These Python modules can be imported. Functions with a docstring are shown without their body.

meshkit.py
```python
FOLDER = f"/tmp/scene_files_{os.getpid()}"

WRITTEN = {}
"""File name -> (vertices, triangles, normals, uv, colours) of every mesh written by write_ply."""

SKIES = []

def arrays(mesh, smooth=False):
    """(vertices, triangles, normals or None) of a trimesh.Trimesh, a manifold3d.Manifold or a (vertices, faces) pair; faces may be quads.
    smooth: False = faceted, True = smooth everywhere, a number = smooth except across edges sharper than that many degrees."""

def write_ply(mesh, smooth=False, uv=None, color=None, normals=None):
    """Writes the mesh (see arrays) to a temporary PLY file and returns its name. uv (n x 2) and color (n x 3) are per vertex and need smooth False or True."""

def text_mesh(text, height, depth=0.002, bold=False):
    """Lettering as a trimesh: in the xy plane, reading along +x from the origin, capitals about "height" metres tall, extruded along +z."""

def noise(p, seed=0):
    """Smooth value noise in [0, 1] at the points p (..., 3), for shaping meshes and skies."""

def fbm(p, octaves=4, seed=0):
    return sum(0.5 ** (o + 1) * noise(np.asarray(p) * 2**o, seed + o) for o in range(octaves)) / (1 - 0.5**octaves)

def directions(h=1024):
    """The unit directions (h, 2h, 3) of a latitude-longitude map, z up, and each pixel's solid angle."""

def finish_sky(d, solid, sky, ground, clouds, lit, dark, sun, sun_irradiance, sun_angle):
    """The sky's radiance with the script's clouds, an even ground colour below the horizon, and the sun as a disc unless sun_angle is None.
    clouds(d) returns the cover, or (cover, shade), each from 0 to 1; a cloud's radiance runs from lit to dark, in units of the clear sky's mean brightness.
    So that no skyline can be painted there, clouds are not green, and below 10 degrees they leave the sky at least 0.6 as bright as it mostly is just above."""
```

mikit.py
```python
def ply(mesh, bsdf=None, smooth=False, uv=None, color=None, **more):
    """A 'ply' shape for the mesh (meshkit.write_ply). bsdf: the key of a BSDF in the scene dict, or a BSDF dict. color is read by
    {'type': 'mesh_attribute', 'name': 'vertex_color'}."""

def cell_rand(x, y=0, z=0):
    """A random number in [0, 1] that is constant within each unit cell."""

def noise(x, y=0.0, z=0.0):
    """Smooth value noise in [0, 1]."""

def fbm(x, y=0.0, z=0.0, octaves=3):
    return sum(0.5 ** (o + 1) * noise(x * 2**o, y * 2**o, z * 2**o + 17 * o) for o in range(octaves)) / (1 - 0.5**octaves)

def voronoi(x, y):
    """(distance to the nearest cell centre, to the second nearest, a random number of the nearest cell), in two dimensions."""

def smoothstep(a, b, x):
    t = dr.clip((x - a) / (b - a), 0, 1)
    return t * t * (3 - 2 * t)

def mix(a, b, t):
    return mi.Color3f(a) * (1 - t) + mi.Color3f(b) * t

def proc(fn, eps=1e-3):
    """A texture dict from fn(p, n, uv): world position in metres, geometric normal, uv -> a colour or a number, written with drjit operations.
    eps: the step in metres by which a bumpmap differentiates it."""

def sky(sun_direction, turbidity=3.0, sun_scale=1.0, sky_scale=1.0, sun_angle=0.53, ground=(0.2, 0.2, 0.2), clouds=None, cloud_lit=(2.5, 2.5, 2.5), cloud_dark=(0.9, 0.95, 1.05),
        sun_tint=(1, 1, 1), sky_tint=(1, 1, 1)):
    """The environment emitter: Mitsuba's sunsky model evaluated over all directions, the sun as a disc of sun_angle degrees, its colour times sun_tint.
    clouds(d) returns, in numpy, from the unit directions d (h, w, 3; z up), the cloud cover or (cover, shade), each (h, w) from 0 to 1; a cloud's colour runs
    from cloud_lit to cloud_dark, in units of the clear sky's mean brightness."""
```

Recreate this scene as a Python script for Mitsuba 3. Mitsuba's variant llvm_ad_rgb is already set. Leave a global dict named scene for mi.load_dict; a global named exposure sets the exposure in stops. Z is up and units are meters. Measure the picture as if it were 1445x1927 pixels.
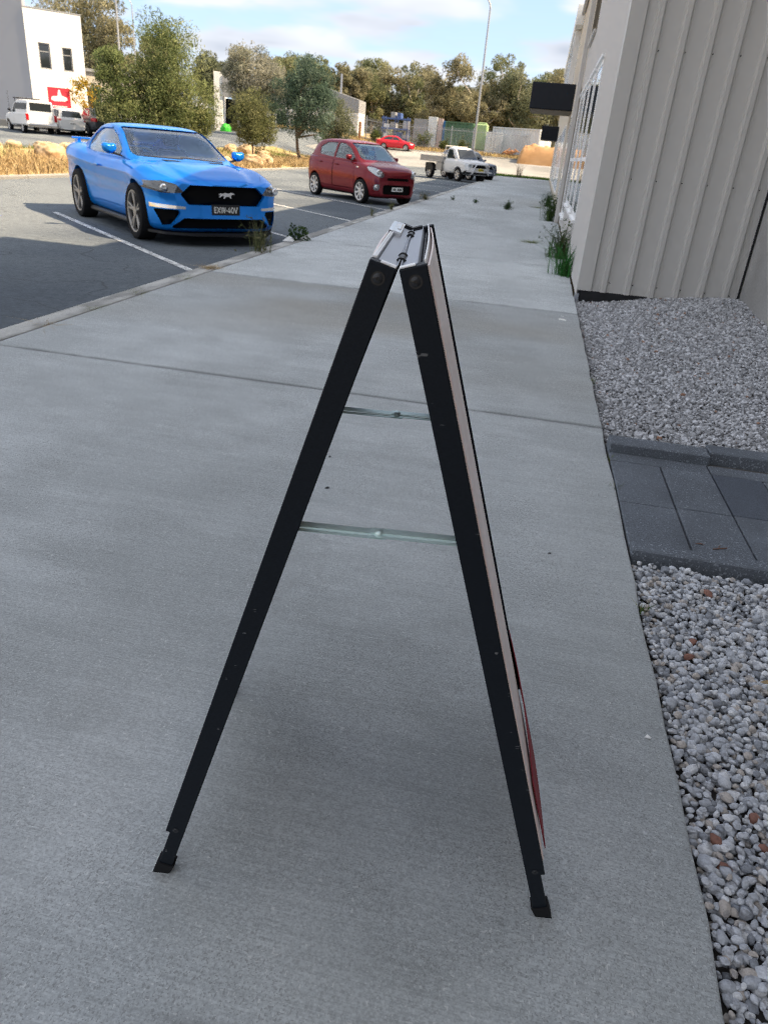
import math, numpy as np, trimesh, mitsuba as mi, drjit as dr, mikit, meshkit
import manifold3d as m3
from shapely.geometry import Polygon, LineString
from scipy.interpolate import PchipInterpolator
T4 = mi.ScalarTransform4f
scene, labels = {}, {}

# ------------------------------------------------------------------ camera, sky, exposure
CAM_H = 1.38
def camera_matrix(pitch, heading, roll, eye):
    F = np.array([-math.sin(heading), math.cos(heading), 0]); R = np.array([math.cos(heading), math.sin(heading), 0]); Z = np.array([0, 0, 1.])
    fwd = math.cos(pitch) * F - math.sin(pitch) * Z
    up = math.cos(pitch) * Z + math.sin(pitch) * F
    right = math.cos(roll) * R + math.sin(roll) * up
    down = math.sin(roll) * R - math.cos(roll) * up
    M = np.eye(4)
    M[:3, 0], M[:3, 1], M[:3, 2], M[:3, 3] = -right, -down, fwd, eye
    return M
scene['camera'] = {'type': 'thinlens', 'fov': 2 * math.degrees(math.atan(722.5 / 1362)), 'fov_axis': 'x', 'to_world': T4(camera_matrix(math.radians(26.714), math.radians(9.062), math.atan(0.088), [0, 0, CAM_H])),
                   'aperture_radius': 0.0016, 'focus_distance': 1.6, 'near_clip': 0.05, 'far_clip': 6000.0}
SUN = np.array([1.0, -0.045, 1.03])
def clouds(d):
    z = np.maximum(d[..., 2], 0.03)
    q = np.stack([d[..., 0] / (z + .18), d[..., 1] / (z + .18), z * 0], -1)
    a = meshkit.fbm(q * 1.3 + 3.1, 5, 4)
    b = meshkit.fbm(q * np.array([2.2, 4.2, 1]) + 9.7, 5, 11)
    c = np.clip((0.5 * a + .5 * b - .375) / .15, 0, 1)
    veil = .30 + .25 * np.clip(1 - d[..., 2] / .30, 0, 1)
    cover = np.clip(veil + .80 * c * c * (3 - 2 * c), 0, .95)
    shade = np.clip((meshkit.fbm(q * 2.1 + 21, 4, 8) - .42) * 2.4, 0, 1) * c
    return cover, shade
scene['sky'] = mikit.sky(SUN.tolist(), turbidity=3.0, clouds=clouds, cloud_lit=(1.80, 1.84, 1.95), cloud_dark=(1.0, 1.08, 1.25), sun_tint=(1.0, .96, .90), sky_tint=(.76, .98, 1.15), sun_scale=1.1)
exposure = 2.6

# ------------------------------------------------------------------ helpers
taken = set()
def key_for(name, parent=None):
    base = name if parent is None else parent + '__' + name
    k, i = base, 0
    while k in taken:
        i += 1; k = '%s_%03d' % (base, i)
    taken.add(k)
    return k
def thing(name, label, cat, group=None):
    k = key_for(name); labels[k] = {'label': label, 'category': cat}
    if group: labels[k]['group'] = group
    return k
def add(name, mesh, mat, parent=None, smooth=30, label=None, kind=None, uv=None, color=None, **kw):
    k = key_for(name, parent)
    scene[k] = mesh if isinstance(mesh, dict) else mikit.ply(mesh, mat, smooth=smooth, uv=uv, color=color, **kw)
    if label or kind:
        labels.setdefault(k, {})
        if label: labels[k]['label'] = label
        if kind: labels[k]['kind'] = kind
    return k
def single(name, mesh, mat, label, cat, group=None, smooth=30, color=None):
    k = thing(name, label, cat, group)
    scene[k] = mikit.ply(mesh, mat, smooth=smooth, color=color)
    return k
def structure(name, mesh, mat, label=None, smooth=False):
    k = key_for(name); scene[k] = mikit.ply(mesh, mat, smooth=smooth); labels[k] = {'kind': 'structure'}
    if label: labels[k]['label'] = label
    return k
def tm(m):
    if isinstance(m, m3.Manifold):
        q = m.to_mesh(); return trimesh.Trimesh(q.vert_properties[:, :3], q.tri_verts, process=False)
    return m
def mf(t):
    return m3.Manifold(m3.Mesh(np.asarray(t.vertices, np.float32), np.asarray(t.faces, np.uint32)))
def cat(*ms):
    ms = [tm(x) for l in ms for x in (l if isinstance(l, (list, tuple)) else [l])]
    v, f, o = [], [], 0
    for m in ms:
        v.append(np.asarray(m.vertices)); f.append(np.asarray(m.faces) + o); o += len(m.vertices)
    return trimesh.Trimesh(np.vstack(v), np.vstack(f), process=False)
def hull(pts):
    return tm(m3.Manifold.hull_points(np.asarray(pts, float)))
def cbox(x0, x1, y0, y1, z0, z1, b=0.004):
    """box with bevelled edges"""
    b = min(b, .45 * min(x1 - x0, y1 - y0, z1 - z0)); p = []
    for x, sx in ((x0, 1), (x1, -1)):
        for y, sy in ((y0, 1), (y1, -1)):
            for z, sz in ((z0, 1), (z1, -1)):
                p += [(x, y + sy * b, z + sz * b), (x + sx * b, y, z + sz * b), (x + sx * b, y + sy * b, z)]
    return hull(p)
def mbox(x0, x1, y0, y1, z0, z1):
    return m3.Manifold.cube([x1 - x0, y1 - y0, z1 - z0]).translate([x0, y0, z0])
def place(m, M):
    m = tm(m); v = np.asarray(m.vertices) @ M[:3, :3].T + M[:3, 3]; f = np.asarray(m.faces)
    if np.linalg.det(M[:3, :3]) < 0: f = f[:, ::-1]
    return trimesh.Trimesh(v, f, process=False)
def basis(o, x, y, z):
    M = np.eye(4); M[:3, 0], M[:3, 1], M[:3, 2], M[:3, 3] = x, y, z, o; return M
def rotz(a, o=(0, 0, 0)):
    c, s = math.cos(a), math.sin(a); return basis(o, (c, s, 0), (-s, c, 0), (0, 0, 1))
def tube(points, radii, sides=8, cap=True):
    p = np.asarray(points, float); n = len(p); r = np.broadcast_to(radii, (n,)); t = np.gradient(p, axis=0); t /= np.linalg.norm(t, axis=1, keepdims=True) + 1e-12
    ref = np.array([0, 0, 1.]) if abs(t[:, 2]).mean() < .8 else np.array([1., 0, 0])
    a = np.cross(t, ref); a /= np.linalg.norm(a, axis=1, keepdims=True) + 1e-9; b = np.cross(t, a); g = np.arange(sides) * 2 * np.pi / sides
    v = (p[:, None] + r[:, None, None] * (np.cos(g)[None, :, None] * a[:, None] + np.sin(g)[None, :, None] * b[:, None])).reshape(-1, 3)
    i, j = np.meshgrid(np.arange(n - 1), np.arange(sides), indexing='ij'); q = np.stack([i * sides + j, i * sides + (j + 1) % sides, (i + 1) * sides + (j + 1) % sides, (i + 1) * sides + j], -1).reshape(-1, 4)
    f = np.vstack([q[:, [0, 2, 1]], q[:, [0, 3, 2]]])
    if cap:
        v = np.vstack([v, p[:1], p[-1:]]); k = np.arange(sides); c0, c1 = n * sides, n * sides + 1; e = (n - 1) * sides
        f = np.vstack([f, np.stack([k, (k + 1) % sides, k * 0 + c0], 1), np.stack([e + (k + 1) % sides, e + k, k * 0 + c1], 1)])
    return trimesh.Trimesh(v, f, process=False)
def rod(a, b, r, sides=8): return tube([a, b], r, sides)
def prism(poly, h0, h1, axes='xy'):
    """polygon extruded from h0 to h1 along the third axis; axes says which two the polygon uses"""
    p = np.asarray(poly, float)
    if Polygon(p).exterior.is_ccw is False: p = p[::-1]
    m = m3.Manifold.extrude(m3.CrossSection([p]), h1 - h0).translate([0, 0, h0])
    if axes == 'xy': return m
    P = {'xz': [[1, 0, 0], [0, 0, -1], [0, 1, 0]], 'yz': [[0, 0, 1], [1, 0, 0], [0, 1, 0]]}[axes]
    if axes == 'xz': m = m.translate([0, 0, -(h0 + h1)])  # third axis is -y: keep the range [h0, h1]
    return m.transform(np.hstack([np.array(P, float), np.zeros((3, 1))]))
def grid_mesh(x, y, zf):
    X, Y = np.meshgrid(x, y, indexing='ij'); Z = zf(X, Y); v = np.stack([X, Y, Z], -1).reshape(-1, 3); m = len(y)
    i, j = np.meshgrid(np.arange(len(x) - 1), np.arange(m - 1), indexing='ij'); q = np.stack([i * m + j, (i + 1) * m + j, (i + 1) * m + j + 1, i * m + j + 1], -1).reshape(-1, 4)
    return trimesh.Trimesh(v, np.vstack([q[:, [0, 1, 2]], q[:, [0, 2, 3]]]), process=False)
def sst(a, b, x):
    t = np.clip((np.asarray(x, float) - a) / (b - a), 0, 1); return t * t * (3 - 2 * t)

# ------------------------------------------------------------------ materials
def rgb(*c): return {'type': 'rgb', 'value': list(c)}
def mat(name, color, rough=.6, metallic=0.0, spec=.5, two=True, bump=None, bump_scale=.001, **kw):
    col = rgb(*color) if isinstance(color, (tuple, list)) else ({'type': 'mesh_attribute', 'name': 'vertex_color'} if color == 'vertex' else mikit.proc(color))
    b = {'type': 'principled', 'base_color': col, 'roughness': rough, 'metallic': metallic, 'specular': spec, **kw}
    if bump: b = {'type': 'bumpmap', 'arbitrary': mikit.proc(bump[0], bump[1]), 'scale': bump_scale, 'bsdf': b}
    scene[name] = {'type': 'twosided', 'bsdf': b} if two else b
    return name
N, FB, SS, MIX = mikit.noise, mikit.fbm, mikit.smoothstep, mikit.mix
def f_concrete(p, n, uv):
    big = FB(p.x * .9, p.y * .55, 1.0, 3); mid = FB(p.x * 4, p.y * 7, 3.0, 3); streak = FB(p.x * 2.2, p.y * 26, 5.0, 2)
    fine = N(p.x * 190, p.y * 260, 7.0); grit = N(p.x * 420, p.y * 420, 2.0)
    t = .56 * big + .32 * mid + .12 * streak
    c = MIX(mi.Color3f(.318, .335, .332), mi.Color3f(.45, .472, .472), SS(.2, .8, t))
    dirty = SS(4.3, 6.0, p.y) * (1 - SS(7.75, 7.85, p.y)) * SS(.35, .7, FB(p.x * .5, p.y * .9, 8.0, 2))
    c = MIX(c, mi.Color3f(.30, .285, .245), .75 * dirty)
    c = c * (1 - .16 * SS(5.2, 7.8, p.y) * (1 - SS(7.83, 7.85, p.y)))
    c = c * (.92 + .16 * N(p.x * 7, p.y * 430, 6.0))
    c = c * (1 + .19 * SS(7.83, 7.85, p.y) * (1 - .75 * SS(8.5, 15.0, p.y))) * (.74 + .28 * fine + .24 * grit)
    j = p.y - 4.245 - 3.6 * dr.round((p.y - 4.245) / 3.6); jd = dr.abs(j)
    c = c * (1 - .30 * (1 - SS(.004, .05, jd)) * SS(.2, .6, FB(p.x * 6, p.y * 6, 12.0, 2)))
    spot = SS(.80, .83, N(p.x * 3.1 + 5, p.y * 3.1, 21.0)) * SS(.4, .6, N(p.x * 26, p.y * 26, 22.0))
    c = MIX(c, mi.Color3f(.22, .22, .21), .10 * spot)
    pit = SS(.70, .85, N(p.x * 330, p.y * 300, 4.0)) * SS(.35, .6, FB(p.x * 3, p.y * 3, 9.0, 2)); pale = SS(.90, .94, N(p.x * 190, p.y * 190, 14.0))
    c = MIX(c, mi.Color3f(.18, .18, .175), .5 * pit)
    return MIX(c, mi.Color3f(.66, .66, .64), .5 * pale)
def f_concrete_h(p, n, uv):
    return .9 * N(p.x * 60, p.y * 340, 1.0) + .8 * N(p.x * 230, p.y * 230, 3.0)
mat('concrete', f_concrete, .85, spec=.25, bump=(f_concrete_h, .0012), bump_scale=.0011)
def f_kerb(p, n, uv):
    t = FB(p.x * 7, p.y * 3, p.z * 6, 3)
    return MIX(mi.Color3f(.25, .245, .23), mi.Color3f(.43, .425, .40), SS(.3, .7, t)) * (.8 + .35 * N(p.x * 150, p.y * 150, p.z * 150))
mat('kerb_concrete', f_kerb, .9, spec=.2)
def f_wallconc(p, n, uv):
    t = FB(p.x * 2, p.y * 2, p.z * .9, 4)
    return MIX(mi.Color3f(.27, .265, .255), mi.Color3f(.37, .365, .355), SS(.25, .75, t)) * (.9 + .2 * N(p.x * 60, p.y * 60, p.z * 60))
mat('wall_concrete', f_wallconc, .9, spec=.2)
def f_asphalt(p, n, uv):
    t = FB(p.x * .35, p.y * .35, 2.0, 3); s = N(p.x * 55, p.y * 55, 1.0); s2 = N(p.x * 17, p.y * 17, 5.0)
    c = MIX(mi.Color3f(.078, .091, .104), mi.Color3f(.128, .143, .152), SS(.3, .7, t)) * (.72 + .36 * s + .2 * s2)
    d = dr.abs(FB(p.x * .8 + 3, p.y * .8, 6.0, 3) - .5)
    return MIX(mi.Color3f(.05, .05, .05), c, .45 + .55 * SS(0.002, .010, d))
mat('asphalt', f_asphalt, .9, spec=.25)
def f_road(p, n, uv):
    t = FB(p.x * .3, p.y * .3, 2.0, 3)
    return MIX(mi.Color3f(.19, .19, .18), mi.Color3f(.27, .265, .25), SS(.3, .7, t))
mat('pale_road', f_road, .9, spec=.2)
def f_line(p, n, uv):
    w = SS(.42, .62, FB(p.x * 22, p.y * 22, 1.0, 3))
    return MIX(mi.Color3f(.62, .62, .60), mi.Color3f(.22, .22, .215), .75 * w)
mat('line_paint', f_line, .7)
def f_verge(p, n, uv):
    g = SS(.42, .62, FB(p.x * .5, p.y * .3, 3.0, 3)); s = FB(p.x * 9, p.y * 9, 1.0, 3)
    c = MIX(mi.Color3f(.34, .26, .14), mi.Color3f(.15, .17, .05), .65 * g)
    return c * (.65 + .7 * s)
mat('verge_ground', f_verge, .95, spec=.1)
def f_dirt(p, n, uv):
    s = FB(p.x * 1.1, p.y * 1.1, 1.0, 4)
    return MIX(mi.Color3f(.30, .22, .12), mi.Color3f(.20, .17, .09), SS(.3, .7, s))
mat('dry_ground', f_dirt, .95, spec=.1)
def f_paver(p, n, uv):
    s = N(p.x * 260, p.y * 260, p.z * 260); b = FB(p.x * 6, p.y * 6, 2.0, 2); w = SS(.7, .8, N(p.x * 190, p.y * 190, 3 + p.z * 100))
    return (mi.Color3f(.125, .140, .160) * (.6 + .6 * s) + mi.Color3f(.12, .13, .14) * w) * (.8 + .4 * b)
mat('granite', f_paver, .75, spec=.3)
def f_bluestone(p, n, uv):
    s = N(p.x * 240, p.y * 240, p.z * 240); b = FB(p.x * 3 + 7, p.y * 3, 2.0, 2)
    return mi.Color3f(.080, .092, .112) * (.6 + .7 * s) * (.8 + .4 * b)
mat('granite_dark', f_bluestone, .8, spec=.3)
STONES = []
for i, c in enumerate([(.54, .56, .59), (.42, .44, .47), (.64, .65, .66), (.25, .265, .29), (.46, .42, .38)]):
    def f_stone(p, n, uv, c=c):
        v = SS(.52, .70, FB(p.x * 70, p.y * 70, p.z * 70, 3)); s = N(p.x * 420, p.y * 420, p.z * 420)
        return MIX(mi.Color3f(*c), mi.Color3f(.20, .20, .21), .55 * v) * (.82 + .3 * s)
    STONES.append(mat('stone_%d' % i, f_stone, .85, spec=.25))
def f_redstone(p, n, uv): return mi.Color3f(.25, .13, .10) * (.6 + .7 * FB(p.x * 90, p.y * 90, p.z * 90, 2))
mat('stone_red', f_redstone, .9, spec=.2)
mat('gravel_fine', 'vertex', .9, spec=.2)
mat('gravel_soil', (.10, .095, .09), .95, spec=.1)
def f_black(p, n, uv):
    s = N(p.x * 500, p.y * 500, p.z * 500); sc = SS(.90, .92, N(p.x * 60, p.y * 30, p.z * 60)) * SS(.6, .7, N(p.x * 60, p.y * 60, p.z * 420))
    return MIX(mi.Color3f(.006, .009, .014) * (.7 + .6 * s), mi.Color3f(.25, .25, .25), .5 * sc)
mat('black_coat', f_black, .5, spec=.22)
mat('black_rubber', (.008, .008, .009), .7, spec=.3)
mat('black_plastic', (.014, .015, .017), .45, spec=.4)
mat('bolt_black', (.016, .017, .02), .3, spec=.5)
mat('black_gap', (.004, .004, .004), .8, spec=.1)
mat('galvanised', (.70, .86, .84), .35, metallic=.55)
mat('brushed_metal', (.44, .46, .50), .42, metallic=.8)
mat('bright_metal', (.85, .86, .88), .18, metallic=1.0)
mat('white_sheet', (.80, .80, .80), .35)
def f_poster(p, n, uv): return MIX(mi.Color3f(.62, .46, .40), mi.Color3f(.70, .58, .53), FB(p.x * 3, p.y * 9, p.z * 5, 3))
mat('poster_print', f_poster, .22, spec=.5)
mat('poster_red', (.20, .004, .010), .5, spec=.2)
mat('cladding', (.53, .515, .485), .45, spec=.4)
mat('cladding_front', (.54, .515, .485), .5, spec=.4)
mat('white_frame', (.78, .78, .77), .4)
mat('white_paint', (.80, .79, .75), .6)
mat('render_beige', (.50, .45, .37), .8, spec=.2)
mat('grey_paint', (.36, .38, .42), .7, spec=.2)
mat('mid_grey', (.28, .29, .30), .6, spec=.3)
mat('dark_navy', (.008, .011, .018), .5, spec=.3)
mat('dark_recess', (.03, .032, .035), .7, spec=.2)
mat('olive_brown', (.20, .17, .13), .7, spec=.2)
mat('sash_glass', (.02, .025, .03), .04, spec=.9)
mat('blue_glass', (.10, .17, .26), .05, spec=.9)
scene['clear_glass'] = {'type': 'thindielectric', 'int_ior': 1.5, 'specular_transmittance': rgb(.52, .62, .66)}
scene['lamp_glass'] = {'type': 'thindielectric', 'int_ior': 1.5, 'specular_transmittance': rgb(.92, .94, .95)}
def paint(name, c, rough=.32, coat=1.0, metallic=0.0): return mat(name, c, rough, spec=.35, clearcoat=coat, clearcoat_gloss=.97, metallic=metallic)
paint('blue_paint', (.0, .235, .80), .16, metallic=.5); paint('maroon_paint', (.19, .006, .014), .15, metallic=.4); paint('red_paint', (.62, .006, .02)); paint('white_carpaint', (.72, .72, .71)); paint('charcoal_paint', (.05, .055, .065)); paint('grey_paint_car', (.10, .12, .16))
mat('tyre_rubber', (.014, .014, .015), .8, spec=.2)
mat('alloy_grey', (.34, .33, .32), .35, metallic=.7)
mat('alloy_silver', (.62, .62, .62), .35, metallic=.7)
mat('chrome', (.85, .85, .86), .12, metallic=1.0)
mat('interior_dark', (.018, .019, .022), .8, spec=.2)
mat('interior_grey', (.22, .21, .20), .8, spec=.2)
mat('tail_red', (.45, .01, .015), .2)
mat('plate_white', (.75, .75, .72), .5)
mat('plate_yellow', (.62, .48, .03), .5)
mat('tray_alloy', (.42, .41, .39), .5, metallic=.4)
mat('bark', (.16, .12, .09), .95, spec=.1)
mat('pale_bark', (.50, .45, .39), .9, spec=.1)
mat('grass_blade', 'vertex', .9, spec=.1)
scene['foliage'] = {'type': 'principledthin', 'base_color': {'type': 'mesh_attribute', 'name': 'vertex_color'}, 'roughness': .6, 'diff_trans': .7, 'eta': 1.35}
def f_rock(p, n, uv):
    s = FB(p.x * 5, p.y * 5, p.z * 7, 4); return MIX(mi.Color3f(.58, .44, .28), mi.Color3f(.30, .19, .10), SS(.35, .75, s))
mat('sandstone', f_rock, .9, spec=.1)
mat('orange_soil', lambda p, n, uv: MIX(mi.Color3f(.55, .34, .18), mi.Color3f(.36, .20, .09), FB(p.x * 1.3, p.y * 1.3, p.z * 1.6, 4)), .95, spec=.1)
mat('container_green', (.07, .15, .08), .6); mat('container_grey', (.62, .65, .65), .6); mat('pale_green', (.30, .42, .20), .6)
mat('sign_red', (.66, .03, .05), .5); mat('bin_blue', (.03, .16, .36), .5); mat('tarp_green', (.05, .55, .04), .5); mat('rack_blue', (.06, .11, .28), .5)
mat('pole_steel', (.45, .46, .47), .45, metallic=.6)
mat('pink_board', (.50, .40, .37), .7)
mat('timber', (.34, .17, .08), .8)
mat('blue_plastic', (.03, .25, .55), .5)
mat('dead_leaf', (.30, .22, .12), .8)
mat('hill_bush', (.10, .115, .12), .95, spec=.0)
mat('leaf_brown', (.16, .08, .05), .8)
# ------------------------------------------------------------------ the ground
ROAD = -0.11
def terrain(x, y):
    x = np.asarray(x, float); y = np.asarray(y, float)
    u = -x - 13.5
    hx = .42 * sst(0, 13, u)
    left = sst(16, 25, -x)
    hl = 2.0 * np.clip((y - 36) / 56, 0, 1.15); hr = 1.75 * sst(62, 94, y)
    return ROAD + hx * (1 - .5 * sst(60, 90, y) * (1 - left)) + left * (hl * 1.12) + (1 - left) * hr
def ground_fn(x, y): return terrain(x, y) - .05 - .12 * sst(-1.5, 1, x) * (1 - sst(64, 67, y))
xs = np.unique(np.concatenate([np.linspace(-900, -60, 22), np.linspace(-60, 20, 81), np.linspace(20, 900, 22)]))
ys = np.unique(np.concatenate([np.linspace(-300, -20, 12), np.linspace(-20, 110, 105), np.linspace(110, 1500, 24)]))
structure('ground', grid_mesh(xs, ys, ground_fn), 'dry_ground', smooth=True)
def drape(x0, x1, y0, y1, off, step=1.0):
    nx, ny = max(2, int((x1 - x0) / step) + 1), max(2, int((y1 - y0) / step) + 1)
    return grid_mesh(np.linspace(x0, x1, nx), np.linspace(y0, y1, ny), lambda a, b: terrain(a, b) + off)
structure('car_park', drape(-13.32, -3.6, -14, 66.2, 0.0), 'asphalt', smooth=True)
structure('access_road', drape(-34.5, -20.8, -5, 84, 0.0), 'asphalt', smooth=True)
structure('cross_street', drape(-20.8, 40, 68.4, 84, .006), 'pale_road', smooth=True)
structure('link_road', drape(-20.8, -3.6, 60.5, 68.4, .002), 'asphalt', smooth=True)
structure('far_pavement', drape(-34.5, 40, 84.0, 86.5, .05), 'pale_road', smooth=True)
structure('forecourt', drape(-60, -34.5, 18, 110, .02), 'pale_road', smooth=True)
structure('yard_ground', drape(-34.5, 40, 86.5, 112, 0.0), 'dry_ground', smooth=True)
# the planted island
def island_fn(x, y):
    e = np.minimum(np.minimum(-13.42 - x, x + 20.8), np.minimum(60.2 - y, y + 2))
    return terrain(x, y) + .07 + .10 * sst(0, 1.5, e) + .10 * (meshkit.fbm(np.stack([x * .6, y * .6, x * 0], -1), 3) - .5) * sst(.3, 1.5, e)
structure('grass_island', grid_mesh(np.linspace(-20.8, -13.42, 30), np.linspace(-2, 60.2, 180), island_fn), 'verge_ground', smooth=True)
ik = []
for y in np.arange(-2, 59.9, 2.98): ik.append(cbox(-13.44, -13.29, y, y + 2.97, ROAD - .1, ROAD + .09, .03))
ik.append(cbox(-20.8, -13.44, 60.2, 60.36, ROAD - .1, ROAD + .2, .03))
structure('island_kerb', cat(ik), 'pale_road')

# ------------------------------------------------------------------ footpath, kerb, bay lines
labels['footpath'] = {'kind': 'structure'}; taken.add('footpath')
def slab(x0, x1, y0, y1):
    r = .010
    nx, ny = 24, max(6, int((y1 - y0) / .18))
    def prof(a, b, n): return np.unique(np.concatenate([[a, a + r * .3, a + r, b - r, b - r * .3, b], np.linspace(a + r, b - r, n)]))
    X, Y = prof(x0, x1, nx), prof(y0, y1, ny)
    def zf(a, b):
        e = np.minimum(np.minimum(a - x0, x1 - a), np.minimum(b - y0, y1 - b))
        return -r * (1 - np.sqrt(np.clip(1 - (1 - np.clip(e / r, 0, 1)) ** 2, 0, 1)))
    top = grid_mesh(X, Y, zf); tv = top.vertices; wear = meshkit.fbm(np.stack([tv[:, 1] * 16, tv[:, 1] * 0, tv[:, 0] * 0], -1), 4, 2); tv[:, 0] -= np.where(tv[:, 0] > x1 - .012, .006 * np.clip(wear - .42, 0, 1) / .3, 0); tv[:, 2] -= np.where(tv[:, 0] > x1 - .02, .006 * np.clip(wear - .45, 0, 1) / .3, 0)
    sides = mbox(x0 + .0005, x1 - .016, y0 + .0005, y1 - .0005, -.22, -r - .0005)
    return cat(top, sides)
ends = [-3.0, .50, 4.245, 7.845] + [7.845 + 3.6 * k for k in range(1, 17)]
for a, b in zip(ends[:-1], ends[1:]):
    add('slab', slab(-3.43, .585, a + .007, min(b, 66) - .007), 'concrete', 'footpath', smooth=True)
add('joint_filler', mbox(-3.6, .555, -3, 66, -.24, -.05), 'gravel_soil', 'footpath', smooth=False)
labels['kerb'] = {'kind': 'structure'}; taken.add('kerb')
rngk = np.random.default_rng(4)
y = -3.6
while y < 65.9:
    h = [(-3.672, -.3), (-3.655, -.02), (-3.640, -.006), (-3.615, -.001), (-3.47, -.002), (-3.458, -.010), (-3.457, -.3)]
    add('kerb_stone', prism(h, y + .004, min(y + 2.42, 66) - .004, 'xz'), 'kerb_concrete', 'kerb', smooth=40)
    y += 2.42
def bay(yk, n=0):
    a = np.array([-3.70, yk]); d = np.array([-.735, .678]); b = a + d * 6.3; s = np.array([.678, .735]) * .05
    k = key_for('bay_line')
    v = np.array([[*(a + s - d * .05), 0], [*(b + s), 0], [*(b - s), 0], [*(a - s), 0]]) + [0, 0, ROAD + .005]
    scene[k] = mikit.ply((v, np.array([[0, 1, 2], [0, 2, 3]])), 'line_paint'); labels[k] = {'kind': 'structure'}
for k in range(-1, 14): bay(8.17 + 4.0 * k)

# ------------------------------------------------------------------ gravel beds and granite threshold
rng = np.random.default_rng(21)
def stone_mesh(seed, sub=1):
    r = np.random.default_rng(seed)
    n = (34 if sub == 2 else 26) if sub else 12
    q = r.normal(size=(n, 3)); q /= np.linalg.norm(q, axis=1, keepdims=True)
    q *= np.array([1, r.uniform(.62, .85), r.uniform(.5, .72)]) * r.uniform(.86, 1.06, (n, 1))
    m = hull(q)
    if sub: m.vertices *= 1.04
    return m
near_set = [stone_mesh(100 + i, 2) for i in range(12)]
def rand_rot(r, flat=.6):
    a = r.uniform(0, 2 * np.pi); t = r.normal(0, flat); u = r.normal(0, flat)
    Rz = trimesh.transformations.rotation_matrix(a, [0, 0, 1]); Rx = trimesh.transformations.rotation_matrix(t, [1, 0, 0]); Ry = trimesh.transformations.rotation_matrix(u, [0, 1, 0])
    return Rz @ Rx @ Ry
labels['pebble_bed'] = {'kind': 'structure'}; taken.add('pebble_bed')
add('soil', grid_mesh(np.linspace(.58, 2.35, 8), np.linspace(-.6, 2.70, 12), lambda a, b: a * 0 - .058), 'gravel_soil', 'pebble_bed', smooth=False)
spots = []
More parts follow.
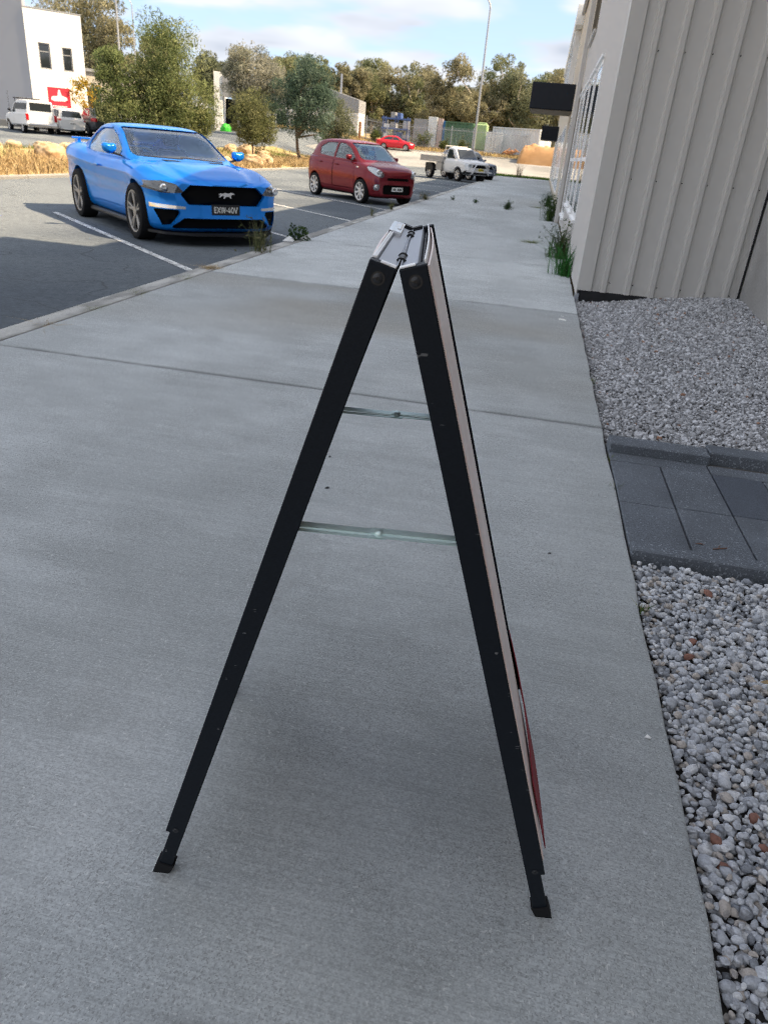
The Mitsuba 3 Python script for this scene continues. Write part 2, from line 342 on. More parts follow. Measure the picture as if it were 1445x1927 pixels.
for layer, (sp, z0, keep) in enumerate(((.0215, -.040, 1.0), (.0225, -.027, .95), (.027, -.016, .55))):
    for i, yy in enumerate(np.arange(.30, 2.66, sp * .87)):
        for xx in np.arange(.592, 1.9 if yy > 1.2 else 1.25, sp):
            if rng.random() > keep: continue
            if xx > .62 + (yy + .3) * .62: continue
            px, py = xx + (i % 2) * sp / 2 + rng.normal(0, .005), yy + rng.normal(0, .005)
            s = float(np.clip(rng.lognormal(math.log(.0118), .30), .0065, .023))
            if px - s * .8 < .583 or py + s * .8 > 2.665: continue
            spots.append((px, py, z0 + rng.normal(0, .004), s, layer))
eye = np.array([0, 0, CAM_H])
order = sorted(range(len(spots)), key=lambda i: -(spots[i][3] * (1 + (spots[i][4] == 2) + .8 * (spots[i][4] == 1)) / np.linalg.norm(np.array(spots[i][:3]) - eye) * (1 if spots[i][1] > .93 + .12 * (spots[i][0] - .6) and spots[i][0] < .57 + spots[i][1] * .36 else .2)))
top300 = set(order[:280]); rest = {i: [] for i in range(5)}
plys = {}
for i, (px, py, pz, s, layer) in enumerate(spots):
    mid = int(rng.integers(12)); M = rand_rot(rng, .35); M[:3, :3] *= s; M[:3, 3] = (px, py, pz)
    ci = int(rng.choice(5, p=[.36, .22, .2, .1, .12]))
    if i in top300:
        red = rng.random() < .04
        mm = 'stone_red' if red else STONES[ci]
        if (mid, mm) not in plys: plys[(mid, mm)] = mikit.ply(near_set[mid], mm, smooth=38)
        k = key_for('pebble', 'pebble_bed'); scene[k] = {**plys[(mid, mm)], 'to_world': T4(M)}
        if red: labels[k] = {'label': 'rusty red pebble'}
    else:
        m = near_set[mid]; rest[ci].append((np.asarray(m.vertices) @ M[:3, :3].T + M[:3, 3], m.faces))
def join(vf):
    o, vs, fs = 0, [], []
    for v, f in vf: vs.append(v); fs.append(np.asarray(f) + o); o += len(v)
    return trimesh.Trimesh(np.vstack(vs), np.vstack(fs), process=False)
for ci in rest:
    if rest[ci]: add('loose_pebbles', join(rest[ci]), STONES[ci], 'pebble_bed', smooth=38, kind='stuff')
# far bed: finer gravel heaped towards the walls
def mound(x, y): return -.055 + .215 * sst(4.5, 8.9, y) * sst(.5, 2.3, x) + .035 * (meshkit.noise(np.stack([x * 2.2, y * 2.2, x * 0], -1), 5) - .5) * sst(.62, .9, x)
structure('gravel_soil_bed', grid_mesh(np.linspace(.59, 2.36, 20), np.linspace(4.0, 8.95, 50), lambda a, b: mound(a, b) - .012), 'gravel_soil', 'dark soil under gravel', smooth=True)
small = [stone_mesh(300 + i, 0) for i in range(8)]
vs, fs, cs, o = [], [], [], 0
for layer, (dz, keep) in enumerate(((-.002, 1.), (.010, .85))):
    for i, yy in enumerate(np.arange(4.03, 8.9, .0245)):
        if yy < 5.5: xmax = 1.85
        else: xmax = 2.35
        xx = np.arange(.605, xmax, .0265); xx = xx[rng.random(len(xx)) < keep] + (i % 2) * .012
        for x0 in xx:
            px, py = x0 + rng.normal(0, .005), yy + rng.normal(0, .005); s = float(np.clip(rng.lognormal(math.log(.0145), .28), .008, .027))
            if px - s < .586 or py > 8.89: continue
            m = small[int(rng.integers(8))]; M = rand_rot(rng, .5); v = np.asarray(m.vertices) * s @ M[:3, :3].T + [px, py, float(mound(px, py)) + dz + rng.normal(0, .003)]
            vs.append(v); fs.append(np.asarray(m.faces) + o); o += len(v)
            c = np.array([.50, .505, .52]) * rng.uniform(.5, 1.35) if rng.random() > .006 else np.array([.34, .20, .14])
            cs.append(np.repeat(c[None], len(v), 0))
k = key_for('gravel'); scene[k] = mikit.ply((np.vstack(vs), np.vstack(fs)), 'gravel_fine', color=np.vstack(cs)); labels[k] = {'label': 'fine grey gravel heaped against the ribbed wall', 'category': 'gravel', 'kind': 'stuff'}
# granite threshold
g = thing('granite_threshold', 'dark speckled granite paving strip with raised edging between the two gravel beds', 'paving')
add('mortar_bed', mbox(.588, 2.33, 2.72, 3.90, -.12, -.012), 'gravel_soil', g, smooth=False)
cols = [(.588, .838), (.846, 1.092), (1.100, 1.345), (1.353, 1.60), (1.608, 1.855), (1.863, 2.11)]
for i, (a, b) in enumerate(cols):
    for c, d in ((2.765, 3.205), (3.211, 3.712)):
        off = .012 * ((i * 7) % 3 - 1)
        add('paver', cbox(a, b - .001, c + off * (c > 3), (d if d > 3.5 else d + off), -.05, .004 + .0015 * ((i * 5) % 3), .003), 'granite_dark' if (i == 2 and c > 3) else 'granite', g)
for a, b in ((.588, 1.093), (1.101, 1.6), (1.608, 2.11)):
    add('narrow_paver', cbox(a, b, 3.722, 3.842, -.05, .003, .003), 'granite', g)
# ------------------------------------------------------------------ edging stones on the threshold
for a, b, c, d, z, r in ((.588, 1.108, 3.846, 3.985, .052, 0), (1.116, 1.66, 3.905, 4.035, .056, .02)):
    single('edging_stone', cbox(a, b, c, d, -.06, z, .005), 'granite', 'dark granite edging stone beside the path at the far side of the paving' if r == 0 else 'second granite edging stone at the far side of the paving, set further back', 'edging stone', 'granite edging')
single('edging_stone', cbox(.590, 2.1, 2.690, 2.768, -.09, .022, .006), 'granite', 'long granite edging stone on the near side of the paving above the white pebbles', 'edging stone', 'granite edging')

# ------------------------------------------------------------------ the ribbed building on the right
WX = .60
B = thing('ribbed_building', 'long two storey building clad in beige ribbed metal sheet along the footpath', 'building')
HT = 6.25
def ribs(length, pitch, h, w, s):
    p, x = [(0, 0)], 0
    x = pitch * .5
    while x + w < length:
        p += [(x - w / 2 - s, 0), (x - w / 2, h), (x + w / 2, h), (x + w / 2 + s, 0)]
        x += pitch
    p += [(length, 0)]
    return p
# end wall at y = 8.90, facing the camera
pr = ribs(1.573, .262, .045, .044, .020)
poly = [(WX + .155 + a, 8.90 - b) for a, b in pr] + [(WX + .155 + 1.573, 9.0), (WX + .155, 9.0)]
cut = mbox(0, 4, 8, 8.9, 0, .05)
add('end_wall', prism(poly, .09, HT, 'xy'), 'cladding', B, smooth=20)
add('corner_flashing', cat(cbox(WX - .012, WX + .15, 8.862, 8.90, .09, HT, .003), cbox(WX - .014, WX, 8.863, 9.04, .03, HT, .003)), 'cladding', B)
add('base_strip', cbox(WX + .03, 2.33, 8.905, 8.95, -.12, .10, .002), 'black_plastic', B)
add('base_trim', cbox(WX - .02, WX + .028, 8.87, 8.93, -.12, .052, .002), 'brushed_metal', B)
for zz in (.20, 1.28, 2.45, 3.6, 4.8):
    for i in range(6):
        xx = WX + .155 + .131 + .262 * i + .05
        if xx < 2.3: add('screw', place(trimesh.creation.cylinder(.0075, .008, sections=8), basis((xx, 8.897, zz), (1, 0, 0), (0, 0, 1), (0, -1, 0))), 'dark_recess', B)
# front wall along x = WX from y = 9.04 to 20.2, with three ground floor windows and one upper opening
pf = ribs(11.16, .20, .013, .036, .034)
fpoly = [(WX - b, 9.04 + a) for a, b in pf] + [(WX + .09, 20.2), (WX + .09, 9.04)]
front = prism(fpoly[::-1], .03, HT, 'xy')
wins = [(12.15, 13.45, .62, 2.72), (13.95, 15.25, .62, 2.72), (15.75, 17.2, .62, 2.72), (17.5, 19.3, .3, 2.72)]
for a, b, c, d in wins: front = front - mbox(0, 2, a, b, c, d)
front = front - mbox(0, 2, 17.3, 19.6, 3.75, 5.9)
add('front_wall', front, 'cladding_front', B, smooth=20)
add('back_wall', cat(mbox(WX + 1.2, 2.0, 9.04, 20.2, 0, HT)), 'dark_recess', B, smooth=False)
for a, b, c, d in wins:
    fr = []
    for (y0, y1, z0, z1) in ((a, a + .06, c, d), (b - .06, b, c, d), (a + .06, b - .06, d - .07, d), (a + .06, b - .06, c, c + .07), (a + .06, b - .06, 1.42, 1.48)): fr.append(cbox(WX - .020, WX + .06, y0 + .001, y1 - .001, z0, z1, .004))
    w = add('window', cat(fr), 'white_frame', B)
    add('pane', mbox(WX - .013, WX - .007, a + .06, b - .06, c + .06, d - .06), 'sash_glass', w, smooth=False)
    add('head_flashing', cbox(WX - .055, WX + .01, a - .06, b + .06, d + .002, d + .05, .003), 'white_frame', w)
    add('sill', cbox(WX - .06, WX + .02, a - .04, b + .04, c - .05, c - .002, .003), 'white_frame', w)
uw = add('upper_window', cat(cbox(WX - .03, WX + .5, 19.54, 19.6, 3.75, 5.9, .003), cbox(WX - .03, WX + .5, 17.3, 17.36, 3.75, 5.9, .003), cbox(WX - .05, WX + .5, 17.36, 19.54, 3.75, 3.80, .003)), 'olive_brown', B)
add('pane', mbox(WX + .30, WX + .306, 17.36, 19.54, 3.8, 5.9), 'sash_glass', uw, smooth=False)
add('sill', cbox(WX - .07, WX - .02, 17.25, 19.65, 3.70, 3.748, .003), 'cladding', uw)
add('joint_strip', mbox(2.329, 2.344, 8.885, 8.96, -.1, HT - .01), 'black_plastic', B, smooth=False)
add('roof', mbox(WX - .03, 14, 8.87, 66, HT, HT + .06), 'cladding', B, smooth=False)
add('gutter', cbox(WX - .13, WX - .032, 8.9, 32.0, HT - .12, HT + .05, .01), 'cladding_front', B)
add('downpipe', cat(cbox(WX - .13, WX - .03, 20.10, 20.24, 0, HT - .1, .01)), 'cladding_front', B)
add('pilaster', cbox(WX - .10, WX + .1, 20.32, 20.9, 0, 3.0, .01), 'render_beige', B)
# shop fronts further along
segs = [(20.9, 27.0), (31.5, 38), (38.5, 46), (46.5, 54.5), (58.5, 65.8)]
wall2 = mbox(WX, WX + .25, 20.3, 66, 0, HT - .002)
for a, b in segs: wall2 = wall2 - mbox(0, 2, a + .25, b - .25, .25, 2.7)
for y0 in (33.5, 42.0): wall2 = wall2 - mbox(0, 2, y0, y0 + 7, 3.9, 5.9)
add('shopfront_wall', wall2, 'render_beige', B, smooth=False)
for i, (a, b) in enumerate(segs):
    n = max(2, int((b - a) / 1.6)); ed = np.linspace(a + .25, b - .25, n + 1)
    fr = [cbox(WX - .01, WX + .08, e - .03, e + .03, .25, 2.7, .004) for e in ed] + [cbox(WX - .008, WX + .07, ed[0] + .03, ed[-1] - .03, z, z + .06, .004) for z in (.25, 1.1, 2.64)]
    w = add('shop_window', cat(fr), 'white_frame', B)
    for e0, e1 in zip(ed[:-1], ed[1:]): add('pane', mbox(WX + .0, WX + .006, e0 + .03, e1 - .03, .31, 2.64), 'sash_glass' if i != 1 else 'blue_glass', w, smooth=False)
for y0 in (33.5, 42.0):
    w = add('upper_glazing', cat(cbox(WX - .22, WX + .1, y0, y0 + .14, 3.9, 5.9, .01), cbox(WX - .22, WX + .1, y0 + 6.86, y0 + 7, 3.9, 5.9, .01), cbox(WX - .22, WX + .1, y0 + .14, y0 + 6.86, 3.9, 4.05, .01), cbox(WX - .22, WX + .1, y0 + .14, y0 + 6.86, 5.75, 5.9, .01)), 'white_frame', B)
    add('pane', mbox(WX - .16, WX - .154, y0 + .14, y0 + 6.86, 4.05, 5.75), 'blue_glass', w, smooth=False)
add('parapet', cbox(WX - .28, WX + .15, 32.4, 52, 5.92, 6.55, .01), 'white_paint', B)
w = add('awning', cbox(-.76, WX - .002, 27.0, 29.6, 2.86, 3.60, .02), 'dark_navy', B, label='dark navy box awning')
add('soffit', cbox(-.72, WX - .01, 27.05, 29.55, 2.83, 2.858, .01), 'olive_brown', w)
w = add('awning', cbox(-.50, WX - .002, 55.0, 58.0, 2.62, 3.45, .02), 'dark_navy', B, label='smaller dark awning with upright battens')
for i in range(9): add('batten', cbox(-.48 + i * .118, -.44 + i * .118, 54.94, 54.998, 2.62, 3.43, .005), 'dark_navy', w)
add('end_return', mbox(WX + .25, 14, 65.7, 66, 0, HT - .003), 'render_beige', B, smooth=False)
add('cladding_return', mbox(WX + .09, 14, 20.05, 20.2, 0, HT - .003), 'cladding', B, smooth=False)

# the concrete building behind it (its shade covers the near footpath)
C = thing('concrete_building', 'tall plain concrete panel wall at the right edge, behind the gravel', 'building')
add('panel_wall', cbox(2.345, 2.53, -16, 8.86, -.15, 9.55, .006), 'wall_concrete', C)
add('joint_panel', mbox(2.36, 15, 8.8615, 8.985, -.15, HT - .2), 'wall_concrete', C, smooth=False)
add('panel_wall', mbox(2.535, 15, 8.7, 8.855, -.15, 9.5), 'wall_concrete', C, smooth=False)
add('roof', mbox(2.54, 15, -16, 8.69, 9.3, 9.5), 'mid_grey', C, smooth=False)
# ------------------------------------------------------------------ the folding A-frame sign
S = thing('folding_sign', 'black folding A-frame pavement sign seen from its narrow side', 'sign')
Af = np.array([-.544, .915, 0.]); e = np.array([.992, .126, 0.]); e /= np.linalg.norm(e); un = np.array([-e[1], e[0], 0.])
WID = .575
def leaf(side, s_bot, s_top, zb=.122, zt=1.245):
    pb = Af + e * s_bot + [0, 0, zb]; pt = Af + e * s_top + [0, 0, zt]; v = pt - pb; L = np.linalg.norm(v); v = v / L
    w = np.cross(un, v); w *= np.sign(w @ e) * side   # outward normal
    M = basis(pb, un, v, w)   # local: x across the width, y up the leaf, z outwards
    hw = .0184
    def pl(m):   # the light frames are slightly racked
        m = tm(m); q = np.array(m.vertices); f = np.clip(q[:, 0] / WID, 0, 1.1); h = np.clip(q[:, 1] / L, -.1, 1)
        q[:, 2] += f * ((-.004 * h + .013 * (1 - h)) if side < 0 else -.005)
        return place(trimesh.Trimesh(q, m.faces, process=False), M)
    for nm, u0, u1 in (('post', 0, .026), ('post', WID - .026, WID)):
        h1 = hw if u0 == 0 or side < 0 else hw + .008
        add(nm, pl(cbox(u0, u1, 0, L, -hw, h1, .0015)), 'black_coat', S)
        # white plastic lip on the inner half of the post top
        add('end_cap', pl(cbox(u0 + .001, u1 + (.002 if u0 else -.010), L + .0003, L + .0028, -hw + .001, .004, .0008)), 'white_sheet' if u0 == 0 else 'black_plastic', S)
    add('top_rail', pl(cat(cbox(.0265, WID - .0265, L - .022, L - .003, -hw + .0018, .0048 if side > 0 else .0098, .001), cbox(.0265, WID - .0265, L - .012, L + .0005, -hw, -hw + .0018, .0005), cbox(.0265, WID - .0265, L - .012, L + .001, .005 if side > 0 else .0099, .0064 if side > 0 else .0112, .0005))), 'brushed_metal', S)
    add('bottom_rail', pl(cbox(.0265, WID - .0265, .03, .058, -hw + .002, .012, .001)), 'black_coat', S)
    # the printed sheets, bowing slightly outwards
    U, V = np.linspace(.004 if side > 0 else .026, WID - .03, 20), np.linspace(.04, L - .003, 40)
    def sheet(U, V, off, th, bow):
        a, b = np.meshgrid(U, V, indexing='ij'); q = (a - U[0]) / (U[-1] - U[0])
        z = off + bow * np.sin(np.pi * q) * (.4 + .6 * np.abs(b / L - .45))
        top = grid_mesh(U, V, lambda x, y: z + th); bot = grid_mesh(U, V, lambda x, y: z); bot.faces = bot.faces[:, ::-1]
        n = len(V); ii = [i * n for i in range(len(U))]; rim = []
        loop = [i * n for i in range(len(U))] + [(len(U) - 1) * n + j for j in range(1, n)] + [i * n + n - 1 for i in range(len(U) - 2, -1, -1)] + [j for j in range(n - 2, 0, -1)]
        o = len(top.vertices); f = []
        for x0, x1 in zip(loop, loop[1:] + loop[:1]): f += [[x0, x1 + o, x1], [x0, x0 + o, x1 + o]]
        m = cat(top, bot); return trimesh.Trimesh(m.vertices, np.vstack([m.faces, f]), process=False)
    add('poster', pl(sheet(U, V, hw + .0004 if side > 0 else .0155, .0026, .007)), 'poster_print', S)
    if side > 0:
        add('backing_board', pl(cbox(.0265, WID - .0265, .06, L - .010, .0085, .0115, .0005)), 'black_plastic', S)
        add('cover_sheet', pl(sheet(np.linspace(.01, WID - .032, 16), np.linspace(L - .05, L + .0045, 3), hw - .0026, .002, .004)), 'white_sheet', S)
        add('red_panel', pl(sheet(np.linspace(.07, WID + .012, 18), np.linspace(-.012, .168, 10), hw + .0070, .002, .012)), 'poster_red', S, label='red lower part of the poster')
    else:
        add('cover_sheet', pl(sheet(np.linspace(.0265, WID - .03, 12), np.linspace(L - .04, L + .003, 3), .0115, .0022, .0)), 'white_sheet', S)
        add('cover_sheet', pl(sheet(np.linspace(.0265, WID - .03, 12), np.linspace(L - .04, L + .002, 3), .0142, .0030, .001)), 'white_sheet', S)
    # legs, feet, bolts
    for u0 in (.002, WID - .024):
        lo = -.128
        add('leg', pl(cbox(u0, u0 + .022, lo, .05, -.0185, .0095, .0015)), 'black_coat', S)
        foot = np.array([M[:3, :3] @ np.array([x, y, z]) + M[:3, 3] for x in (u0 - .0025, u0 + .0245) for z in ((-.0225, .013) if u0 < .1 else ((-.0095, .026) if side < 0 else (-.0275, .008))) for y in (lo - .01, lo + .030)])
        low = foot.copy(); low[:, 2] = np.maximum(low[:, 2], .0005)
        base = foot[foot[:, 2] < np.median(foot[:, 2])].copy(); base[:, 2] = .0005
        add('rubber_foot', hull(np.vstack([low, base])), 'black_rubber', S)
    def bolt(u, y, r):
        dome = trimesh.creation.icosphere(2, r); d = dome.vertices; d[:, 2] *= .42; m = mf(dome) - m3.Manifold.cylinder(r, r * .34, circular_segments=6).translate([0, 0, r * .12])
        m = cat(m, trimesh.creation.cylinder(r * 1.28, .0016, sections=24))
        Mb = M @ basis((u, y, 0), (0, 1, 0), (0, 0, 1), (1, 0, 0)) if False else basis(M[:3, :3] @ np.array([u, y, 0]) + M[:3, 3], v, w, -un)
        return place(m, Mb)
    add('bolt', bolt(-.0002, L - .019, .0072), 'bolt_black', S)
    add('bolt', bolt(-.0002, .012, .0050), 'bolt_black', S)
    return M, L
ML, LL = leaf(-1, .0315, .364); MR, LR = leaf(1, .7545, .4025)
# hinges between the leaves
tl = ML[:3, :3] @ np.array([0, LL, 0]) + ML[:3, 3]; tr = MR[:3, :3] @ np.array([0, LR, 0]) + MR[:3, 3]; mid = (tl + tr) / 2
for u in (.13, .46):
    p = mid + un * u + [0, 0, -.010]
    h = add('hinge', cat(rod(p - un * .022, p + un * .022, .0062, 14), rod(p - un * .032, p - un * .023, .0078, 14), rod(p + un * .023, p + un * .030, .0078, 14)), 'black_plastic', S, smooth=40)
    add('hinge_plate', cat(hull([p + un * a + e * b + [0, 0, c] for a in (-.018, .018) for b, c in ((-.012, -.004), (-.012, -.001), (.012, -.004), (.012, -.001))])), 'black_plastic', h)
# latch clip on the left leaf
add('clip', place(cat(cbox(.36, .53, LL + .003, LL + .0055, -.004, .0105, .0006), cbox(.36, .375, LL - .004, LL + .003, -.004, .0105, .0005), cbox(.36, .53, LL - .02, LL + .004, .0176, .0186, .0004), cbox(.36, .53, LL + .003, LL + .0045, .0106, .0186, .0004), cbox(.40, .50, LL + .0056, LL + .008, -.001, .006, .001)), ML), 'bright_metal', S)
# folding stays
def on(M, L, z, zz=0): t = (z - M[2, 3]) / M[2, 1]; return M[:3, 3] + M[:3, 1] * t
for u, z in ((.035, .83), (.515, .865)):
    a = on(ML, LL, z) + ML[:3, 0] * u; b = on(MR, LR, z) + MR[:3, 0] * u; a = a + e * .012; b = b - e * .012; m = (a + b) / 2
    def strip(p, q, lift):
        d = (q - p) / np.linalg.norm(q - p); up = np.cross(d, un); up *= np.sign(up[2]); L = np.linalg.norm(q - p)
        prof = [(-.0095, 0), (-.0095, .0016), (-.0035, .0016), (-.0028, .0042), (.0028, .0042), (.0035, .0016), (.0095, .0016), (.0095, 0), (.0042, 0), (.0032, .0026), (-.0032, .0026), (-.0042, 0)]
        mesh = m3.Manifold.extrude(m3.CrossSection([np.array(prof[::-1])]), L)
        ax = -un * .44 + up * .89; ax /= np.linalg.norm(ax)   # channel leans towards the camera
        wv = np.cross(d, ax); 
        return place(mesh, basis(p + ax * lift, wv, ax, d) if np.linalg.det(np.stack([wv, ax, d], 1)) > 0 else basis(p + ax * lift, -wv, ax, d))
    st = add('stay', strip(a, m + e * .012, 0), 'galvanised', S, smooth=25)
    add('stay', strip(m - e * .012, b, .0030), 'galvanised', S, smooth=25)
    ax = -un * .44 + np.array([0, 0, .89]); ax /= np.linalg.norm(ax); r = trimesh.creation.icosphere(2, .0075); r.vertices[:, 2] *= .6
    bx = np.cross(ax, e); add('rivet', place(r, basis(m + ax * .006, e, np.cross(ax, e), ax)), 'galvanised', S, smooth=True)
    add('catch', place(cbox(.008, .034, .0035, .0065, -.004, .003, .0008), basis(m, e, ax, np.cross(e, ax))), 'galvanised', S)
# ------------------------------------------------------------------ cars (local axes: x forward, y left, z up, origin between the axles on the ground)
def chaikin(P, n):
    for _ in range(n):
        a, b = P[..., :-1, :], P[..., 1:, :]
        q = np.empty(P.shape[:-2] + (2 * a.shape[-2], P.shape[-1])); q[..., 0::2, :] = .75 * a + .25 * b; q[..., 1::2, :] = .25 * a + .75 * b
        P = np.concatenate([P[..., :1, :], q, P[..., -1:, :]], -2)
    return P
def loft(xs, sec, nx, ch=2):
    """xs: station positions (rising); sec: (stations, points, 2) half sections (y, z) from bottom centre to top centre"""
    sec = np.asarray(sec, float); X = np.unique(np.concatenate([np.linspace(xs[0], xs[-1], nx), xs]))
    S = PchipInterpolator(xs, sec.reshape(len(xs), -1))(X).reshape(len(X), sec.shape[1], 2)
    S = chaikin(S, ch)
    full = np.concatenate([S, (S * [-1, 1])[:, ::-1][:, 1:-1]], 1); n = full.shape[1]
    v = np.concatenate([np.repeat(X[:, None, None], n, 1), full], -1).reshape(-1, 3); f = []
    i, j = np.meshgrid(np.arange(len(X) - 1), np.arange(n), indexing='ij'); a, b, c, d = i * n + j, i * n + (j + 1) % n, (i + 1) * n + (j + 1) % n, (i + 1) * n + j
    q = np.stack([a, b, c, d], -1).reshape(-1, 4); f = [q[:, [0, 2, 1]], q[:, [0, 3, 2]]]
    k = np.arange(n); e0 = (len(X) - 1) * n; c0, c1 = len(v), len(v) + 1
    v = np.vstack([v, [X[0], 0, full[0][:, 1].mean()], [X[-1], 0, full[-1][:, 1].mean()]])
    f += [np.stack([k, (k + 1) % n, k * 0 + c0], 1), np.stack([e0 + (k + 1) % n, e0 + k, k * 0 + c1], 1)]
    t = trimesh.Trimesh(v, np.vstack(f), process=False)
    if t.volume < 0: t.invert()
    return mf(t)
def body_loft(st, W, nx=46, inset=0, ch=2, sculpt=False):
    """st rows: x, width scale, z bottom, z mid, z shoulder, z top edge, z centre"""
    st = sorted(st); h = W / 2; sec = []
    for x, ws, zb, zm, zs, zt, zc in st:
        w = h * ws - inset
        if sculpt:   # waist crease, scooped door and raised bonnet centre
            fr = float(sst(.75, 1.1, x)); sec.append([(0, zb), (w * .86, zb), (w * .965, zb + .09), (w * .985, zm - .10), (w * .972, zm + .02), (w * .972, zm + .30 * (zs - zm)), (w, zm + .62 * (zs - zm)), (w * .985, zm + .78 * (zs - zm)), (w * .955, zs), (w * .84, zt), (w * .74, zt + .25 * (zc - zt)), (w * .56, zt + .45 * (zc - zt) - .012 * fr), (w * .46, zt + .80 * (zc - zt) + .016 * fr), (w * .25, zc + .014 * fr), (0, zc + .010 * fr)]); continue
        sec.append([(0, zb), (w * .86, zb), (w * .955, zb + .10), (w, zm), (w * .965, zs), (w * .83, zt), (w * .42, zt + .72 * (zc - zt)), (0, zc)])
    return loft([r[0] for r in st], sec, nx, ch)
def cab_loft(st, zlow, zbelt, inset=0, nx=40, crown=.03):
    """st rows: x, half width at belt, half width at roof edge, z top"""
    st = sorted(st); sec = []; zl = zlow - 2 * inset
    for x, yb, yr, zt in st:
        zt = zt - inset; yb -= inset; yr -= inset; zB = min(zbelt, zt - crown - .03)
        sec.append([(0, zl), (yb, zl), (yb, zB), (yr + .018, zt - crown - .035), (yr - .07, zt - crown * .45), (yr * .45, zt - crown * .08), (0, zt)])
    x = np.array([r[0] for r in st]); 
    if inset: x = x[0] + inset + (x - x[0]) * (x[-1] - x[0] - 2 * inset) / (x[-1] - x[0])
    return loft(list(x), sec, nx, 2)
def shrink(poly, g):
    q = Polygon(poly).buffer(-g, join_style=2); q = max(q.geoms, key=lambda z: z.area) if hasattr(q, 'geoms') else q
    return np.array(q.exterior.coords)[:-1]
def rnd(poly, r):
    q = Polygon(poly).buffer(-r, join_style=1).buffer(r, join_style=1, quad_segs=5); return np.array(q.exterior.coords)[:-1]
def mirror(p): return [(-a, b) for a, b in p][::-1]
def wheel(car, M, x, y, R, width, rim, spokes, rimmat, twin=False, style=.5):
    s = 1 if y > 0 else -1
    A = M @ basis((x, y, R), (-s, 0, 0), (0, 0, 1), (0, s, 0))
    # local: z points outwards, wheel centre plane at z = 0, outer face at +width/2
    hw = width / 2; rr = rim * R
    prof = np.array([(rr, hw * .80), (rr + .012, hw * .96), (R - .035, hw), (R - .010, hw * .90), (R, hw * .62), (R, -hw * .62), (R - .010, -hw * .90), (R - .035, -hw), (rr, -hw * .9), (rr, hw * .80)])
    w = key_for('wheel', car)
    ty = trimesh.creation.revolve(prof[::-1], sections=36)
    if ty.volume < 0: ty.invert()
    scene[w + '__tyre'] = mikit.ply(place(ty, A), 'tyre_rubber', smooth=35)
    parts = []
    ring = trimesh.creation.revolve(np.array([(rr - .022, hw * .45), (rr - .022, hw * .74), (rr - .012, hw * .88), (rr + .004, hw * .90), (rr + .004, hw * .45), (rr - .022, hw * .45)]), sections=36)
    if ring.volume < 0: ring.invert()
    parts.append(ring)
    zc, zo = hw * .55, hw * .78
    for i in range(spokes):
        for d in ((-.13, .13) if twin else (0,)):
            a0 = 2 * np.pi * (i + .3) / spokes + d * .55; a1 = 2 * np.pi * (i + .3) / spokes + d * 2.0 * style
            c0, c1 = np.array([math.cos(a0), math.sin(a0)]), np.array([math.cos(a1), math.sin(a1)])
            w0, w1 = (.017, .013) if twin else (.024 * R / .3, .030 * R / .3)
            t0, t1 = np.array([-c0[1], c0[0]]), np.array([-c1[1], c1[0]])
            p = [(*(c0 * .05 + q * t0 * w0), z) for q in (-1, 1) for z in (zc, zo - .012)] + [(*(c1 * (rr - .012) + q * t1 * w1), z) for q in (-1, 1) for z in (zc, zo + .004)]
            p += [(*(c0 * .05 + q * t0 * w0 * .6), zo - .004) for q in (-1, 1)] + [(*(c1 * (rr - .012) + q * t1 * w1 * .6), zo + .010) for q in (-1, 1)]
            parts.append(hull(p))
    hub = trimesh.creation.cylinder(.062, .05, sections=20); hub.vertices[:, 2] += zo - .022; parts.append(hub)
    scene[w + '__rim'] = mikit.ply(place(cat(parts), A), rimmat, smooth=30)
    disc = cat(trimesh.creation.cylinder(rr - .02, .02, sections=28))
    disc.vertices[:, 2] += hw * .12
    scene[w + '__brake_disc'] = mikit.ply(place(disc, A), 'interior_dark', smooth=30)
    return w
def plate(car, M, x, z, w, h, text, back, fore, face=1, y=0.0):
    A = M @ (basis((x, y, z), (0, 1, 0), (0, 0, 1), (1, 0, 0)) if face > 0 else basis((x, y, z), (0, -1, 0), (0, 0, 1), (-1, 0, 0)))
    p = add('number_plate', place(cbox(-w / 2, w / 2, -h / 2, h / 2, 0, .012, .003), A), back, car)
    if text is None:   # characters too small to read in the photograph
        bars = cat(*[cbox(-w * .42 + w * .84 * q / 6 + .006, -w * .42 + w * .84 * (q + 1) / 6 - .006, -h * .26, h * .26, .0123, .015, .001) for q in range(6) if q != 2]); add('characters', place(bars, A), fore, p, smooth=False); return
    t = meshkit.text_mesh(text, h * .56, .003, bold=True); t.vertices[:, 0] *= (w * .84) / (t.bounds[1, 0] - t.bounds[0, 0]); t.vertices -= (t.bounds[0] + t.bounds[1]) / 2 * [1, 1, 0]; t.vertices[:, 2] += .0125
    add('characters', place(t, A), fore, p, smooth=False)
